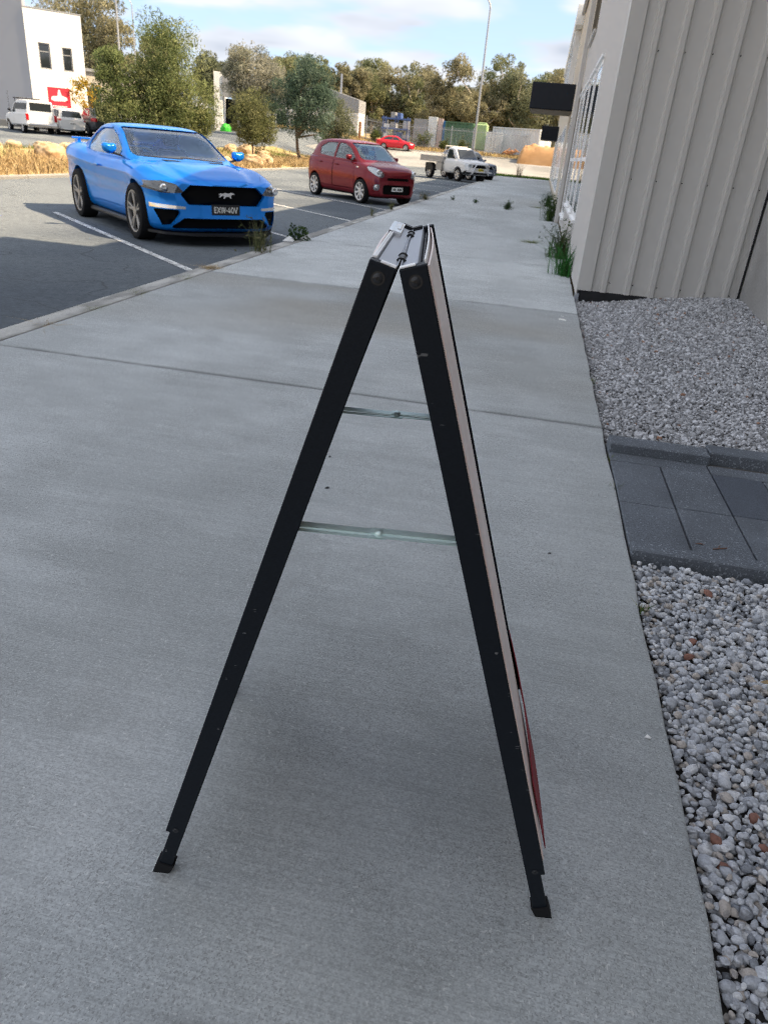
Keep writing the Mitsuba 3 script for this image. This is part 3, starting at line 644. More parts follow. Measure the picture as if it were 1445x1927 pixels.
def build_car(name, label, cat_, sp, pos, heading, group=None):
    k = thing(name, label, cat_, group)
    M = rotz(heading, pos) @ np.diag(list(sp.get('scale', (1, 1, 1))) + [1]); W = sp['W']; G = sp['paint']
    body = body_loft(sp['body'], W, sp.get('nx', 46), sculpt=sp.get('sculpt', False))
    hollow = sp.get('hollow', False)
    co = cab_loft(sp['cab'], sp['zlow'], sp['zbelt'])
    if hollow:
        c = sp['cavity']; body = body - mbox(c[0], c[1], -c[2], c[2], c[3], 1.6)
        shell = co - cab_loft(sp['cab'], sp['zlow'], sp['zbelt'], .035); car = body + shell
        gl = cab_loft(sp['cab'], sp['zlow'], sp['zbelt'], .010) - cab_loft(sp['cab'], sp['zlow'], sp['zbelt'], .014)
    else:
        car = body + co; gl = cab_loft(sp['cab'], sp['zlow'], sp['zbelt'], -.004)
    R, (xf, xr), tr = sp['R'], sp['axles'], sp['track'] / 2
    ar = sp.get('arch', R * 1.13)
    for x in (xf, xr):
        for s in (-1, 1):
            cyl = m3.Manifold.cylinder(.7, ar, circular_segments=48).rotate([-90, 0, 0]).translate([x, 0, R + .01])
            car = car - (cyl.translate([0, W / 2 - .30, 0]) if s > 0 else cyl.translate([0, -W / 2 - .40, 0]))
    glass = 'clear_glass' if hollow else 'sash_glass'
    for nm, kind, poly, lo, hi in sp['windows']:
        big = prism(poly, lo, hi, kind)
        pane = gl ^ prism(shrink(poly, -.006) if hollow else poly, lo, hi, kind)
        if hollow:
            car = car - big
        for piece in pane.decompose():
            if piece.volume() > 1e-6: add(nm, place(piece, M), glass, k, smooth=25)
    # panels cut out of the skin, with real gaps
    for nm, kind, poly, lo, hi, m in sp.get('panels', ()):
        poly = rnd(poly, .03)
        piece = car ^ prism(shrink(poly, .004), lo, hi, kind)
        car = car - prism(poly, lo, hi, kind)
        add(nm, place(piece, M), m or G, k, smooth=28)
    for nm, poly, x0, x1, depth, m in sp.get('recess', ()):   # openings in the front or rear face, each with a dark floor
        pr_ = prism(rnd(poly, .02), x0, x1, 'yz'); sh = car.translate([-depth if x1 > 0 else depth, 0, 0]) ^ prism(rnd(poly, .02), x0, x1, 'yz'); car = car - pr_
        add(nm, place(sh, M), m, k, smooth=28)
    for nm, poly, x0, x1, inner, cover in sp.get('lamps', ()):
        for pl in (poly, mirror(poly)):
            pr_ = prism(pl, x0, x1, 'yz'); sg = 1 if x1 > 0 else -1
            if cover:
                inn = car.translate([-.035 * sg, 0, 0]) ^ pr_; cov = (car ^ pr_) - car.translate([-.006 * sg, 0, 0])
                car = car - pr_
                q = add(nm, place(inn, M), inner, k, smooth=28); add('lens', place(cov, M), 'lamp_glass', q, smooth=28)
                pts = np.asarray(tm(inn).vertices); ctr = np.array([pts[:, 0].max() if sg > 0 else pts[:, 0].min(), pts[:, 1].mean(), pts[:, 2].mean()])
                s_ = trimesh.creation.icosphere(2, sp.get('bulb', .045)); s_.vertices[:, 0] *= .5; s_.vertices += ctr + np.array([-.03 * sg, 0, 0])
                add('reflector', place(s_, M), 'chrome', q, smooth=True)
            else:
                inn = car.translate([.004 * sg, 0, 0]) ^ pr_; car = car - pr_; add(nm, place(inn, M), inner, k, smooth=28)
    add('body', place(car, M), G, k, smooth=28)
    under = mbox(min(r[0] for r in sp['body']) + .35, max(r[0] for r in sp['body']) - .35, -W / 2 + .32, W / 2 - .32, sp['body'][len(sp['body']) // 2][2] - .03, .42)
    add('underside', place(under, M), 'interior_dark', k, smooth=False)
    for x in (xf, xr):
        for s in (1, -1): wheel(k, M, x, s * (tr - .0), R, sp.get('tyre', .21), sp.get('rim', .72), sp.get('spokes', 5), sp.get('rimmat', 'alloy_silver'), sp.get('twin', False))
    for nm, mesh, m in sp.get('extra', ()): add(nm, place(mesh, M), m, k, smooth=30)
    for s in (1, -1):
        x, y, z, w = sp['mirror']
        mm = trimesh.creation.icosphere(3, 1.0); v = mm.vertices; v[:] = np.sign(v) * np.abs(v) ** .75; v *= [.075, w * .85, .062]; v[:, 0] = np.where(v[:, 0] < 0, v[:, 0] * .35, v[:, 0]); v[:, 2] += .25 * np.abs(v[:, 1]); v += [x, s * (y + w * .55), z]
        add('mirror', place(cat(mm), M), sp.get('mirror_mat', G), k, smooth=True)
        add('mirror_arm', place(hull([(x + a, s * (y - .10), z - .07 + c) for a in (-.03, .05) for c in (-.02, .0)] + [(x + a, s * (y + w * .4), z - .035 + c) for a in (-.02, .03) for c in (-.02, .01)]), M), 'black_plastic', k)
    for args in sp.get('plates', ()): plate(k, M, *args)
    return k, M
def seats(x0, z0, ys, w=.5, m='interior_dark'):
    out = []
    for y in ys:
        out.append(('seat', cat(cbox(x0 - .1, x0 + .42, y - w / 2, y + w / 2, z0 - .22, z0, .05), place(cbox(-.07, .07, -w / 2, w / 2, 0, .56, .05), basis((x0 - .1, y, z0 - .08), (math.cos(.3), 0, math.sin(.3)), (0, 1, 0), (-math.sin(.3), 0, math.cos(.3)))), place(cbox(-.05, .05, -.13, .13, 0, .19, .04), basis((x0 - .285, y, z0 + .50), (1, 0, 0), (0, 1, 0), (0, 0, 1)))), m))
    return out
def steering(x, y, z, r=.18):
    t = np.linspace(0, 2 * np.pi, 33); ring = np.stack([np.sin(t) * r * .35, np.cos(t) * r, np.sin(t) * r * .94], 1) + [x, y, z]
    return ('steering_wheel', cat(tube(ring, .016, 8, False), rod((x, y - r, z), (x, y + r, z), .016), rod((x, y, z), (x + .02 - .3 * 0, y, z - r * .9), .018), trimesh.creation.icosphere(1, .045).apply_translation([x, y, z])), 'interior_grey')

# --- the blue coupe
H2 = 1.916
must_body = [(2.20, .40, .24, .50, .66, .715, .735), (2.13, .70, .19, .50, .70, .755, .775), (1.98, .885, .16, .52, .735, .80, .825), (1.72, .975, .15, .55, .79, .855, .885), (1.36, 1.0, .16, .58, .86, .915, .935), (.95, .965, .18, .60, .885, .935, .96), (.45, .95, .18, .60, .895, .945, .965),
             (-.4, .95, .18, .60, .905, .945, .965), (-1.0, .975, .19, .62, .93, .975, .99), (-1.36, 1.0, .21, .64, .955, 1.01, 1.03), (-1.9, .975, .25, .66, .975, 1.035, 1.06), (-2.28, .90, .30, .68, .975, 1.035, 1.065), (-2.46, .82, .36, .70, .95, 1.005, 1.035), (-2.52, .62, .42, .70, .90, .96, .98)]
must_cab = [(1.04, .78, .75, .955), (.84, .80, .735, .99), (.47, .81, .70, 1.13), (.12, .815, .665, 1.285), (-.10, .82, .645, 1.345), (-.5, .82, .63, 1.378), (-.9, .81, .615, 1.365), (-1.3, .80, .59, 1.30), (-1.7, .77, .56, 1.20), (-2.05, .72, .53, 1.10), (-2.25, .70, .52, 1.05)]
grille = [(-.60, .625), (-.47, .735), (.47, .735), (.60, .625), (.50, .505), (-.50, .505)]
horse = [(-.145, .012), (-.10, .040), (-.06, .030), (-.02, .046), (.05, .034), (.09, .052), (.135, .044), (.16, .020), (.115, .022), (.085, .004), (.10, -.040), (.075, -.034), (.055, -.008), (.0, -.014), (-.03, -.046), (-.05, -.040), (-.035, -.006), (-.075, -.002), (-.11, -.030), (-.13, -.024), (-.10, .010)]
must = dict(sculpt=True, scale=(1.02, 1.08, 1.10), W=H2, paint='blue_paint', body=must_body, cab=must_cab, zlow=.70, zbelt=.955, hollow=True, cavity=(-1.55, .62, .68, .36), R=.345, axles=(1.36, -1.36), track=1.70, arch=.385, tyre=.255, rim=.74, spokes=5, twin=True, rimmat='alloy_grey', nx=70,
    windows=[('windscreen', 'yz', rnd([(-.72, .985), (-.60, 1.325), (.60, 1.325), (.72, .985)], .05), -.20, 1.10), ('rear_window', 'yz', rnd([(-.52, 1.09), (-.45, 1.31), (.45, 1.31), (.52, 1.09)], .05), -2.2, -1.05),
             ('side_window', 'xz', rnd([(.56, .965), (.05, 1.20), (-.30, 1.295), (-.80, 1.29), (-1.18, 1.20), (-1.30, 1.06), (-1.20, .985), (-.9, .965)], .05), -1.2, 1.2)],
    panels=[('door', 'xz', [(.93, .34), (.96, .60), (.82, .94), (-.52, .945), (-.60, .70), (-.46, .34)], .62, 1.2, None), ('door', 'xz', [(.93, .34), (.96, .60), (.82, .94), (-.52, .945), (-.60, .70), (-.46, .34)], -1.2, -.62, None),
            ('hood', 'xy', [(.98, -.72), (.98, .72), (1.7, .74), (2.02, .60), (2.11, .30), (2.11, -.30), (2.02, -.60), (1.7, -.74)], .70, 1.2, None)],
    recess=[('grille', grille, 1.7, 2.3, .07, 'black_gap'), ('lower_intake', [(-.74, .215), (-.56, .345), (.56, .345), (.74, .215)], 1.7, 2.3, .07, 'black_gap'),
            ('side_vent', [(.60, .40), (.70, .26), (.80, .24), (.88, .44), (.62, .44)], 1.6, 2.2, .06, 'black_gap'), ('side_vent', mirror([(.60, .40), (.70, .26), (.80, .24), (.88, .44), (.62, .44)]), 1.6, 2.2, .06, 'black_gap')],
    lamps=[('headlight', [(.545, .640), (.64, .735), (.78, .765), (.93, .745), (.93, .66), (.80, .625)], 1.5, 2.2, 'interior_dark', True), ('tail_light', [(.50, .80), (.50, .93), (.80, .93), (.80, .80)], -2.8, -2.3, 'tail_red', False), ('fog_lamp', [(.54, .452), (.54, .482), (.90, .500), (.90, .450)], 1.6, 2.3, 'chrome', False)],
    mirror=(.48, .90, 1.045, .115), plates=[(2.195, .455, .40, .125, 'EXW\u00b740V', 'black_plastic', 'plate_white')],
    extra=[('front_splitter', prism([(2.0, -.78), (2.225, -.45), (2.255, 0), (2.225, .45), (2.0, .78), (1.7, .90), (1.6, .86), (1.6, -.86), (1.7, -.90)], .135, .165), 'black_plastic'),
           ('sill_skirt', cbox(-.93, .93, .80, .905, .15, .215, .02), 'black_plastic'), ('sill_skirt', cbox(-.93, .93, -.905, -.80, .15, .215, .02), 'black_plastic'),
           ('emblem', place(prism(horse, 0, .02), basis((2.150, .02, .625), (0, .78, 0), (0, 0, .78), (1, 0, 0))), 'chrome'),
           ('rear_wing', cat(prism([(-2.52, -.68), (-2.52, .68), (-2.28, .74), (-2.28, -.74)], 1.09, 1.112), hull([(-2.40 + a, .62 + b, z) for a in (-.08, .1) for b in (-.025, .025) for z in (.98, 1.11)]), hull([(-2.40 + a, -.62 + b, z) for a in (-.08, .1) for b in (-.025, .025) for z in (.98, 1.11)])), 'blue_paint'),
           ('dashboard', cat(cbox(.22, .75, -.66, .66, .80, .93, .05), cbox(.1, .5, -.66, .66, .5, .82, .04)), 'interior_dark'), steering(.08, -.36, .90), ('rear_view_mirror', cbox(.02, .05, -.11, .11, 1.20, 1.26, .012), 'interior_dark'), ('floor', mbox(-1.5, .6, -.66, .66, .365, .39), 'interior_dark'), ('rear_bench', cbox(-1.35, -.95, -.6, .6, .45, .98, .06), 'interior_dark'),
           ('sensor_pod', cbox(.0, .04, -.06, .06, 1.275, 1.30, .01), 'interior_dark'), ('door_handle', cbox(-.42, -.24, .918, .945, .79, .825, .01), 'blue_paint'), ('door_handle', cbox(-.42, -.24, -.945, -.918, .79, .825, .01), 'blue_paint'),
           ('hood_vent', cbox(1.02, 1.20, .22, .42, .958, .968, .004), 'black_plastic'), ('hood_vent', cbox(1.02, 1.20, -.42, -.22, .958, .968, .004), 'black_plastic'),
           ('wiper', rod((.98, .5, .975), (.90, -.1, 1.0), .008), 'black_plastic'), ('wiper', rod((.98, -.1, .985), (.90, -.62, .995), .008), 'black_plastic')] + seats(-.42, .60, (-.36, .36)))
hd = math.atan2(-.678, .735)
fw = np.array([-5.705, 10.52]); ax_ = np.array([math.cos(hd), math.sin(hd)]); lf = np.array([-ax_[1], ax_[0]])
def car_pos(front_right_wheel, hd, xf, half_track, z=ROAD):
    a = np.array([math.cos(hd), math.sin(hd)]); l = np.array([-a[1], a[0]]); c = np.asarray(front_right_wheel) - a * xf + l * half_track
    return (c[0], c[1], z)
build_car('blue_coupe', 'glossy bright blue two door coupe parked nose to the kerb on the left', 'car', must, car_pos((-5.64, 10.49), hd, 1.36, .93), hd)

# --- the maroon hatchback
kia_body = [(1.86, .42, .24, .50, .66, .74, .76), (1.80, .72, .20, .50, .72, .80, .83), (1.62, .90, .18, .52, .80, .88, .91), (1.30, .985, .18, .55, .87, .94, .97), (.95, .99, .18, .58, .90, .98, 1.01), (.3, .99, .19, .60, .93, .985, 1.0), (-.6, 1.0, .19, .62, .96, 1.01, 1.02), (-1.2, 1.0, .2, .62, .98, 1.03, 1.04), (-1.55, .96, .24, .60, .98, 1.03, 1.04), (-1.70, .86, .30, .58, .95, 1.0, 1.02), (-1.745, .68, .36, .58, .90, .95, .97)]
kia_cab = [(1.22, .66, .60, .97), (1.05, .68, .60, 1.03), (.72, .70, .585, 1.21), (.42, .72, .565, 1.37), (.18, .73, .555, 1.435), (-.3, .735, .55, 1.475), (-.8, .73, .545, 1.47), (-1.25, .72, .53, 1.435), (-1.5, .70, .51, 1.36), (-1.66, .69, .50, 1.05)]
kia = dict(scale=(1.04, 1.05, 1.09), W=1.60, paint='maroon_paint', body=kia_body, cab=kia_cab, zlow=.75, zbelt=.985, hollow=True, cavity=(-1.35, .70, .62, .38), R=.29, axles=(1.19, -1.19), track=1.43, tyre=.18, rim=.74, spokes=8, rimmat='alloy_silver', nx=50,
    windows=[('windscreen', 'yz', rnd([(-.60, 1.03), (-.50, 1.40), (.50, 1.40), (.60, 1.03)], .05), .1, 1.3), ('rear_window', 'yz', rnd([(-.50, 1.12), (-.45, 1.37), (.45, 1.37), (.50, 1.12)], .05), -1.8, -1.35),
             ('front_window', 'xz', rnd([(.80, 1.0), (.42, 1.26), (.05, 1.375), (-.22, 1.385), (-.22, 1.02)], .03), -1, 1), ('rear_side_window', 'xz', rnd([(-.30, 1.02), (-.30, 1.385), (-.85, 1.37), (-1.15, 1.25), (-1.08, 1.07)], .03), -1, 1)],
    panels=[('front_door', 'xz', [(.86, .32), (.88, .60), (.80, .96), (-.24, .975), (-.26, .32)], .55, 1, None), ('front_door', 'xz', [(.86, .32), (.88, .60), (.80, .96), (-.24, .975), (-.26, .32)], -1, -.55, None),
            ('rear_door', 'xz', [(-.30, .32), (-.28, .975), (-1.12, 1.0), (-1.08, .82), (-.82, .55), (-.78, .32)], .55, 1, None), ('rear_door', 'xz', [(-.30, .32), (-.28, .975), (-1.12, 1.0), (-1.08, .82), (-.82, .55), (-.78, .32)], -1, -.55, None),
            ('hood', 'xy', [(1.16, -.56), (1.16, .56), (1.55, .56), (1.74, .40), (1.74, -.40), (1.55, -.56)], .72, 1.2, None)],
    recess=[('lower_grille', rnd([(-.47, .27), (-.47, .50), (.47, .50), (.47, .27)], .06), 1.45, 2, .05, 'black_gap'), ('upper_grille', [(-.36, .60), (-.36, .665), (.36, .665), (.36, .60)], 1.5, 2, .04, 'black_gap')],
    lamps=[('headlight', rnd([(.43, .68), (.47, .78), (.60, .88), (.72, .90), (.73, .80), (.66, .70), (.54, .65)], .04), 1.2, 1.9, 'alloy_silver', True), ('fog_lamp', rnd([(.56, .36), (.56, .50), (.68, .50), (.68, .36)], .04), 1.4, 1.9, 'alloy_silver', True)],
    mirror=(.58, .735, 1.055, .10), plates=[(1.835, .40, .37, .10, None, 'plate_white', 'black_plastic')], bulb=.06,
    extra=[('grille_surround', place(mf(cat(prism(rnd([(-.40, -.055), (-.40, .055), (.40, .055), (.40, -.055)], .05), 0, .02))) - prism(rnd([(-.36, -.032), (-.36, .032), (.36, .032), (.36, -.032)], .03), -.1, .1), basis((1.815, 0, .632), (0, 1, 0), (0, 0, 1), (1, 0, 0))), 'chrome'), ('emblem', place(prism(np.stack([.075 * np.cos(np.linspace(0, 6.1, 20)), .036 * np.sin(np.linspace(0, 6.1, 20))], 1), 0, .03), basis((1.82, 0, .70), (0, 1, 0), (0, 0, 1), (1, 0, 0))), 'chrome'),
           ('dashboard', cat(cbox(.45, .95, -.6, .6, .84, .97, .05), cbox(.3, .7, -.6, .6, .5, .86, .05)), 'interior_dark'), steering(.34, -.33, .95, .17), ('floor', mbox(-1.3, .68, -.6, .6, .385, .41), 'interior_dark'), ('rear_bench', cbox(-1.1, -.8, -.58, .58, .5, 1.1, .08), 'interior_grey'), ('sunshade', cbox(.30, .32, .05, .25, 1.12, 1.24, .005), 'blue_plastic'),
           ('antenna', rod((-1.1, 0, 1.45), (-1.3, 0, 1.62), .006), 'black_plastic'), ('side_repeater', cbox(.98, 1.06, .775, .80, .84, .865, .008), 'plate_white'), ('side_repeater', cbox(.98, 1.06, -.80, -.775, .84, .865, .008), 'plate_white'),
           ('door_handle', cbox(-.12, .04, -.815, -.79, .85, .88, .008), 'maroon_paint'), ('door_handle', cbox(-.98, -.82, -.815, -.79, .87, .90, .008), 'maroon_paint')] + seats(-.02, .62, (-.33, .33), .46, 'interior_grey'))
build_car('maroon_hatchback', 'maroon five door hatchback parked nose to the kerb beyond the blue coupe', 'car', kia, car_pos((-4.99, 21.95), hd, 1.19, .76), hd)

# --- the red sedan far across the road
sed_body = [(2.2, .45, .25, .48, .60, .66, .68), (2.12, .74, .22, .5, .66, .72, .74), (1.85, .92, .2, .52, .74, .82, .84), (1.35, .99, .2, .56, .84, .90, .92), (.8, 1., .2, .6, .88, .93, .95), (-.6, 1., .2, .62, .90, .95, .96), (-1.5, .99, .22, .62, .92, .98, 1.0), (-2.0, .92, .28, .62, .91, .97, .99), (-2.25, .76, .36, .6, .86, .92, .94)]
sed_cab = [(1.1, .68, .62, .95), (.7, .71, .60, 1.15), (.3, .73, .58, 1.36), (-.2, .74, .57, 1.43), (-.8, .74, .56, 1.42), (-1.25, .72, .55, 1.32), (-1.75, .68, .55, 1.08), (-1.95, .66, .54, .99)]
def sedan(paint_, tail='tail_red', plates=(), scale=(1, 1, 1)):
    return dict(scale=scale, W=1.74, paint=paint_, body=sed_body, cab=sed_cab, zlow=.7, zbelt=.95, R=.31, axles=(1.32, -1.30), track=1.56, rim=.75, spokes=7, rimmat='alloy_silver', nx=34,
        windows=[('windscreen', 'yz', [(-.62, 1.0), (-.50, 1.35), (.50, 1.35), (.62, 1.0)], .15, 1.2), ('rear_window', 'yz', [(-.56, 1.04), (-.48, 1.33), (.48, 1.33), (.56, 1.04)], -2, -1.0), ('front_window', 'xz', [(.62, .99), (.22, 1.27), (-.28, 1.33), (-.28, .99)], -1, 1), ('rear_side_window', 'xz', [(-.34, .99), (-.34, 1.33), (-.85, 1.31), (-1.25, 1.18), (-1.42, 1.01)], -1, 1)],
        panels=[('boot_lid', 'xy', [(-1.72, -.6), (-1.72, .6), (-2.3, .55), (-2.3, -.55)], .62, 1.2, None)],
        recess=[('grille', [(-.5, .30), (-.5, .44), (.5, .44), (.5, .30)], 1.8, 2.4, .04, 'black_gap')],
        lamps=[('headlight', [(.45, .58), (.52, .70), (.80, .74), (.80, .60)], 1.6, 2.3, 'alloy_silver', True), ('tail_light', [(.42, .70), (.42, .88), (.80, .90), (.80, .72)], -2.6, -1.9, tail, False)],
        mirror=(.62, .78, 1.02, .09), plates=plates)
z_red = float(terrain(-15.6, 86.3))
build_car('red_sedan', 'bright red sedan on the rising road far behind the maroon hatchback', 'car', sedan('red_paint', scale=(.88, .88, .9)), (-15.4, 83.0, float(terrain(-15.4, 83.0)) + .01), math.radians(2))
hl2 = math.radians(135); z_ds = float(terrain(-25.8, 43.9))
build_car('grey_sedan', 'dark grey sedan with bright red tail lights parked beside the big bushy tree', 'car', sedan('charcoal_paint', plates=[(-2.27, .72, .36, .11, None, 'plate_white', 'black_plastic', -1)]), (-26.3, 44.4, z_ds + .02), hl2)

# --- white tray-back ute and the dark four wheel drive beside it
ute_body = [(2.05, .50, .42, .62, .82, .92, .94), (1.98, .80, .40, .62, .88, .98, 1.0), (1.70, .96, .38, .66, .95, 1.04, 1.07), (1.1, 1., .38, .7, 1.0, 1.08, 1.10), (.4, 1., .38, .72, 1.02, 1.08, 1.09), (-.35, 1., .38, .72, 1.04, 1.08, 1.09), (-.42, .98, .40, .72, 1.02, 1.06, 1.07)]
ute_cab = [(.98, .70, .66, 1.10), (.72, .72, .66, 1.28), (.35, .75, .64, 1.60), (.12, .76, .63, 1.68), (-.2, .76, .63, 1.70), (-.36, .76, .63, 1.66), (-.42, .75, .62, 1.55)]
def ute(paint_, extra, wb=3.05, plates=()):
    return dict(scale=(1.0, 1.04, 1.07), W=1.76, paint=paint_, body=ute_body, cab=ute_cab, zlow=.8, zbelt=1.08, R=.355, axles=(1.10, 1.10 - wb), track=1.54, rim=.62, spokes=6, rimmat='alloy_silver', nx=34,
        windows=[('windscreen', 'yz', [(-.64, 1.13), (-.55, 1.60), (.55, 1.60), (.64, 1.13)], .05, 1.1), ('side_window', 'xz', [(.50, 1.12), (.14, 1.55), (-.30, 1.58), (-.30, 1.12)], -1, 1), ('rear_window', 'yz', [(-.55, 1.2), (-.55, 1.52), (.55, 1.52), (.55, 1.2)], -.6, -.3)],
        panels=[('door', 'xz', [(.66, .46), (.72, .8), (.62, 1.06), (-.33, 1.07), (-.33, .46)], .55, 1, None), ('door', 'xz', [(.66, .46), (.72, .8), (.62, 1.06), (-.33, 1.07), (-.33, .46)], -1, -.55, None)],
        recess=[('grille', [(-.48, .74), (-.48, .90), (.48, .90), (.48, .74)], 1.7, 2.2, .04, 'black_gap'), ('bumper', [(-.82, .42), (-.82, .60), (.82, .60), (.82, .42)], 1.5, 2.2, .015, 'black_plastic')],
        lamps=[('headlight', [(.52, .74), (.52, .90), (.80, .96), (.84, .78)], 1.4, 2.2, 'alloy_silver', True)], mirror=(.55, .82, 1.22, .10), mirror_mat='black_plastic', extra=extra, plates=plates)
bar = [('bull_bar', cat(tube([(2.10, -.62, .42), (2.16, -.52, .50), (2.17, -.40, .80), (2.15, -.28, .92), (2.15, .28, .92), (2.17, .40, .80), (2.16, .52, .50), (2.10, .62, .42)], .036, 10), tube([(2.02, -.88, .55), (2.16, -.5, .56), (2.16, .5, .56), (2.02, .88, .55)], .03, 10)), 'chrome')]
tray = [('tray_deck', cbox(-3.05, -.55, -.90, .90, .88, .95, .01), 'tray_alloy'), ('headboard', cat(cbox(-.55, -.50, -.88, .88, .90, 1.18, .01), rod((-.52, -.80, 1.1), (-.52, -.74, 1.72), .025), rod((-.52, .80, 1.1), (-.52, .74, 1.72), .025), rod((-.52, -.75, 1.72), (-.52, .75, 1.72), .025), rod((-.52, -.78, 1.4), (-.52, .78, 1.4), .018)), 'tray_alloy'),
        ('drop_side', cbox(-3.0, -.57, .86, .90, .955, 1.19, .008), 'tray_alloy'), ('drop_side', cbox(-3.0, -.57, -.90, -.86, .955, 1.19, .008), 'tray_alloy'), ('tail_gate', cbox(-3.05, -3.01, -.88, .88, .955, 1.19, .008), 'tray_alloy'),
        ('tool_box', cbox(-1.15, -.62, -.55, .75, .96, 1.36, .02), 'bright_metal'), ('mud_flap', cbox(-2.42, -2.38, .62, .86, .30, .80, .005), 'black_plastic'), ('mud_flap', cbox(-2.42, -2.38, -.86, -.62, .30, .80, .005), 'black_plastic'), ('under_box', cbox(-1.25, -.6, -.86, -.5, .48, .86, .01), 'tray_alloy'),
        ('chassis', cat(mbox(-2.9, .2, .32, .42, .55, .72), mbox(-2.9, .2, -.42, -.32, .55, .72)), 'interior_dark'), ('mudguard', hull([(-1.95 + .46 * math.cos(t), s, .36 + .46 * math.sin(t)) for t in np.linspace(.1, 3.0, 9) for s in (-.88, -.60)]), 'black_plastic')]
build_car('white_tray_ute', 'white single cab ute with open alloy tray and chrome front bar at the far kerb', 'ute', ute('white_carpaint', tray + bar, plates=[(2.19, .66, .36, .12, None, 'plate_yellow', 'black_plastic')]), car_pos((-4.85, 47.0), math.radians(-49), 1.10, .8), math.radians(-49))
# dark four wheel drive
suv_body = [(2.2, .5, .40, .62, .82, .92, .94), (2.12, .82, .36, .62, .88, .98, 1.0), (1.8, .97, .34, .66, .95, 1.03, 1.05), (1.2, 1., .34, .68, 1.0, 1.07, 1.09), (.4, 1., .34, .7, 1.02, 1.08, 1.09), (-1.5, 1., .34, .7, 1.03, 1.08, 1.09), (-2.1, .96, .38, .7, 1.02, 1.07, 1.08), (-2.3, .84, .42, .7, .98, 1.03, 1.04)]
suv_cab = [(1.0, .74, .68, 1.09), (.7, .76, .67, 1.32), (.35, .78, .66, 1.60), (0, .79, .65, 1.70), (-1.0, .79, .64, 1.71), (-1.8, .78, .62, 1.66), (-2.05, .76, .60, 1.50), (-2.2, .74, .60, 1.15)]
def suv(paint_, extra=(), plates=(), tail=True, scale=(1, 1, 1)):
    return dict(scale=scale, W=1.84, paint=paint_, body=suv_body, cab=suv_cab, zlow=.8, zbelt=1.08, R=.37, axles=(1.35, -1.35), track=1.58, rim=.68, spokes=6, rimmat='alloy_silver', nx=34,
        windows=[('windscreen', 'yz', [(-.66, 1.14), (-.56, 1.60), (.56, 1.60), (.66, 1.14)], .05, 1.1), ('rear_window', 'yz', [(-.62, 1.16), (-.54, 1.52), (.54, 1.52), (.62, 1.16)], -2.4, -1.9), ('front_window', 'xz', [(.52, 1.12), (.2, 1.52), (-.25, 1.58), (-.25, 1.12)], -1, 1), ('rear_side_window', 'xz', [(-.32, 1.12), (-.32, 1.58), (-1.15, 1.57), (-1.15, 1.12)], -1, 1), ('quarter_window', 'xz', [(-1.22, 1.12), (-1.22, 1.56), (-1.7, 1.5), (-1.85, 1.14)], -1, 1)],
        panels=[('tailgate', 'yz', [(-.70, .62), (-.70, 1.08), (.70, 1.08), (.70, .62)], -2.6, -2.12, None)] if tail else [],
        recess=[('grille', [(-.48, .72), (-.48, .90), (.48, .90), (.48, .72)], 1.9, 2.4, .04, 'black_gap')],
        lamps=[('headlight', [(.52, .74), (.52, .90), (.80, .95), (.84, .78)], 1.5, 2.3, 'alloy_silver', True), ('tail_light', [(.56, .92), (.56, 1.03), (.86, 1.05), (.86, .95)], -2.5, -1.8, 'tail_red', False)], mirror=(.6, .86, 1.2, .10), extra=list(extra), plates=plates)
rack = [('roof_rack', cat(*[rod((x, -.6, 1.80), (x, .6, 1.80), .02) for x in (.0, -.5, -1.0, -1.5)], rod((.1, -.6, 1.80), (-1.6, -.6, 1.80), .02), rod((.1, .6, 1.80), (-1.6, .6, 1.80), .02), *[rod((x, s * .6, 1.66), (x, s * .6, 1.80), .018) for x in (0, -.8, -1.5) for s in (-1, 1)]), 'black_plastic')]
build_car('grey_four_wheel_drive', 'slate grey four wheel drive with a front bar half hidden behind the white tray ute', 'car', suv('grey_paint_car', bar + rack), car_pos((-4.55, 51.0), math.radians(-47), 1.35, .8), math.radians(-47))

# --- vehicles parked by the pale building on the left
zc_ = float(terrain(-26.3, 39.5)); hl_ = math.radians(140)
canopy = [('canopy', cat(cab_loft([(-.50, .80, .70, 1.74), (-.56, .82, .72, 1.80), (-1.6, .82, .72, 1.82), (-2.85, .82, .72, 1.80), (-3.0, .80, .70, 1.72)], 1.0, 1.12)), 'white_carpaint'), ('canopy_window', cbox(-2.9, -.65, .735, .815, 1.28, 1.62, .01), 'sash_glass'), ('rear_window', place(cbox(-.60, .60, 0, .40, 0, .02, .005), basis((-3.012, 0, 1.26), (0, -1, 0), (-.0, 0, 1), (-1, 0, 0))), 'sash_glass'),
          ('tub', cat(cbox(-3.02, -.44, -.88, .88, .46, 1.10, .05)), 'white_carpaint'), ('tailgate', cbox(-3.055, -3.022, -.70, .70, .58, 1.08, .01), 'white_carpaint'), ('rear_bumper', cbox(-3.14, -3.0, -.84, .84, .40, .56, .02), 'chrome'), ('tail_light', cbox(-3.045, -2.98, .73, .885, .74, 1.08, .01), 'tail_red'), ('tail_light', cbox(-3.045, -2.98, -.885, -.73, .74, 1.08, .01), 'tail_red'),
          ('roof_rack', cat(cbox(-.9, .3, -.62, -.56, 1.86, 1.92, .01), cbox(-.9, .3, .56, .62, 1.86, 1.92, .01), *[rod((x, -.6, 1.90), (x, .6, 1.90), .02) for x in (-.8, -.4, 0, .25)], *[rod((x, s * .58, 1.7), (x, s * .58, 1.88), .02) for x in (-.7, .1) for s in (-1, 1)]), 'black_plastic'), ('antenna', rod((1.9, .5, .9), (1.95, .5, 2.3), .008), 'black_plastic')]
cu = ute('white_carpaint', canopy); cu['scale'] = (.9, .92, .93)
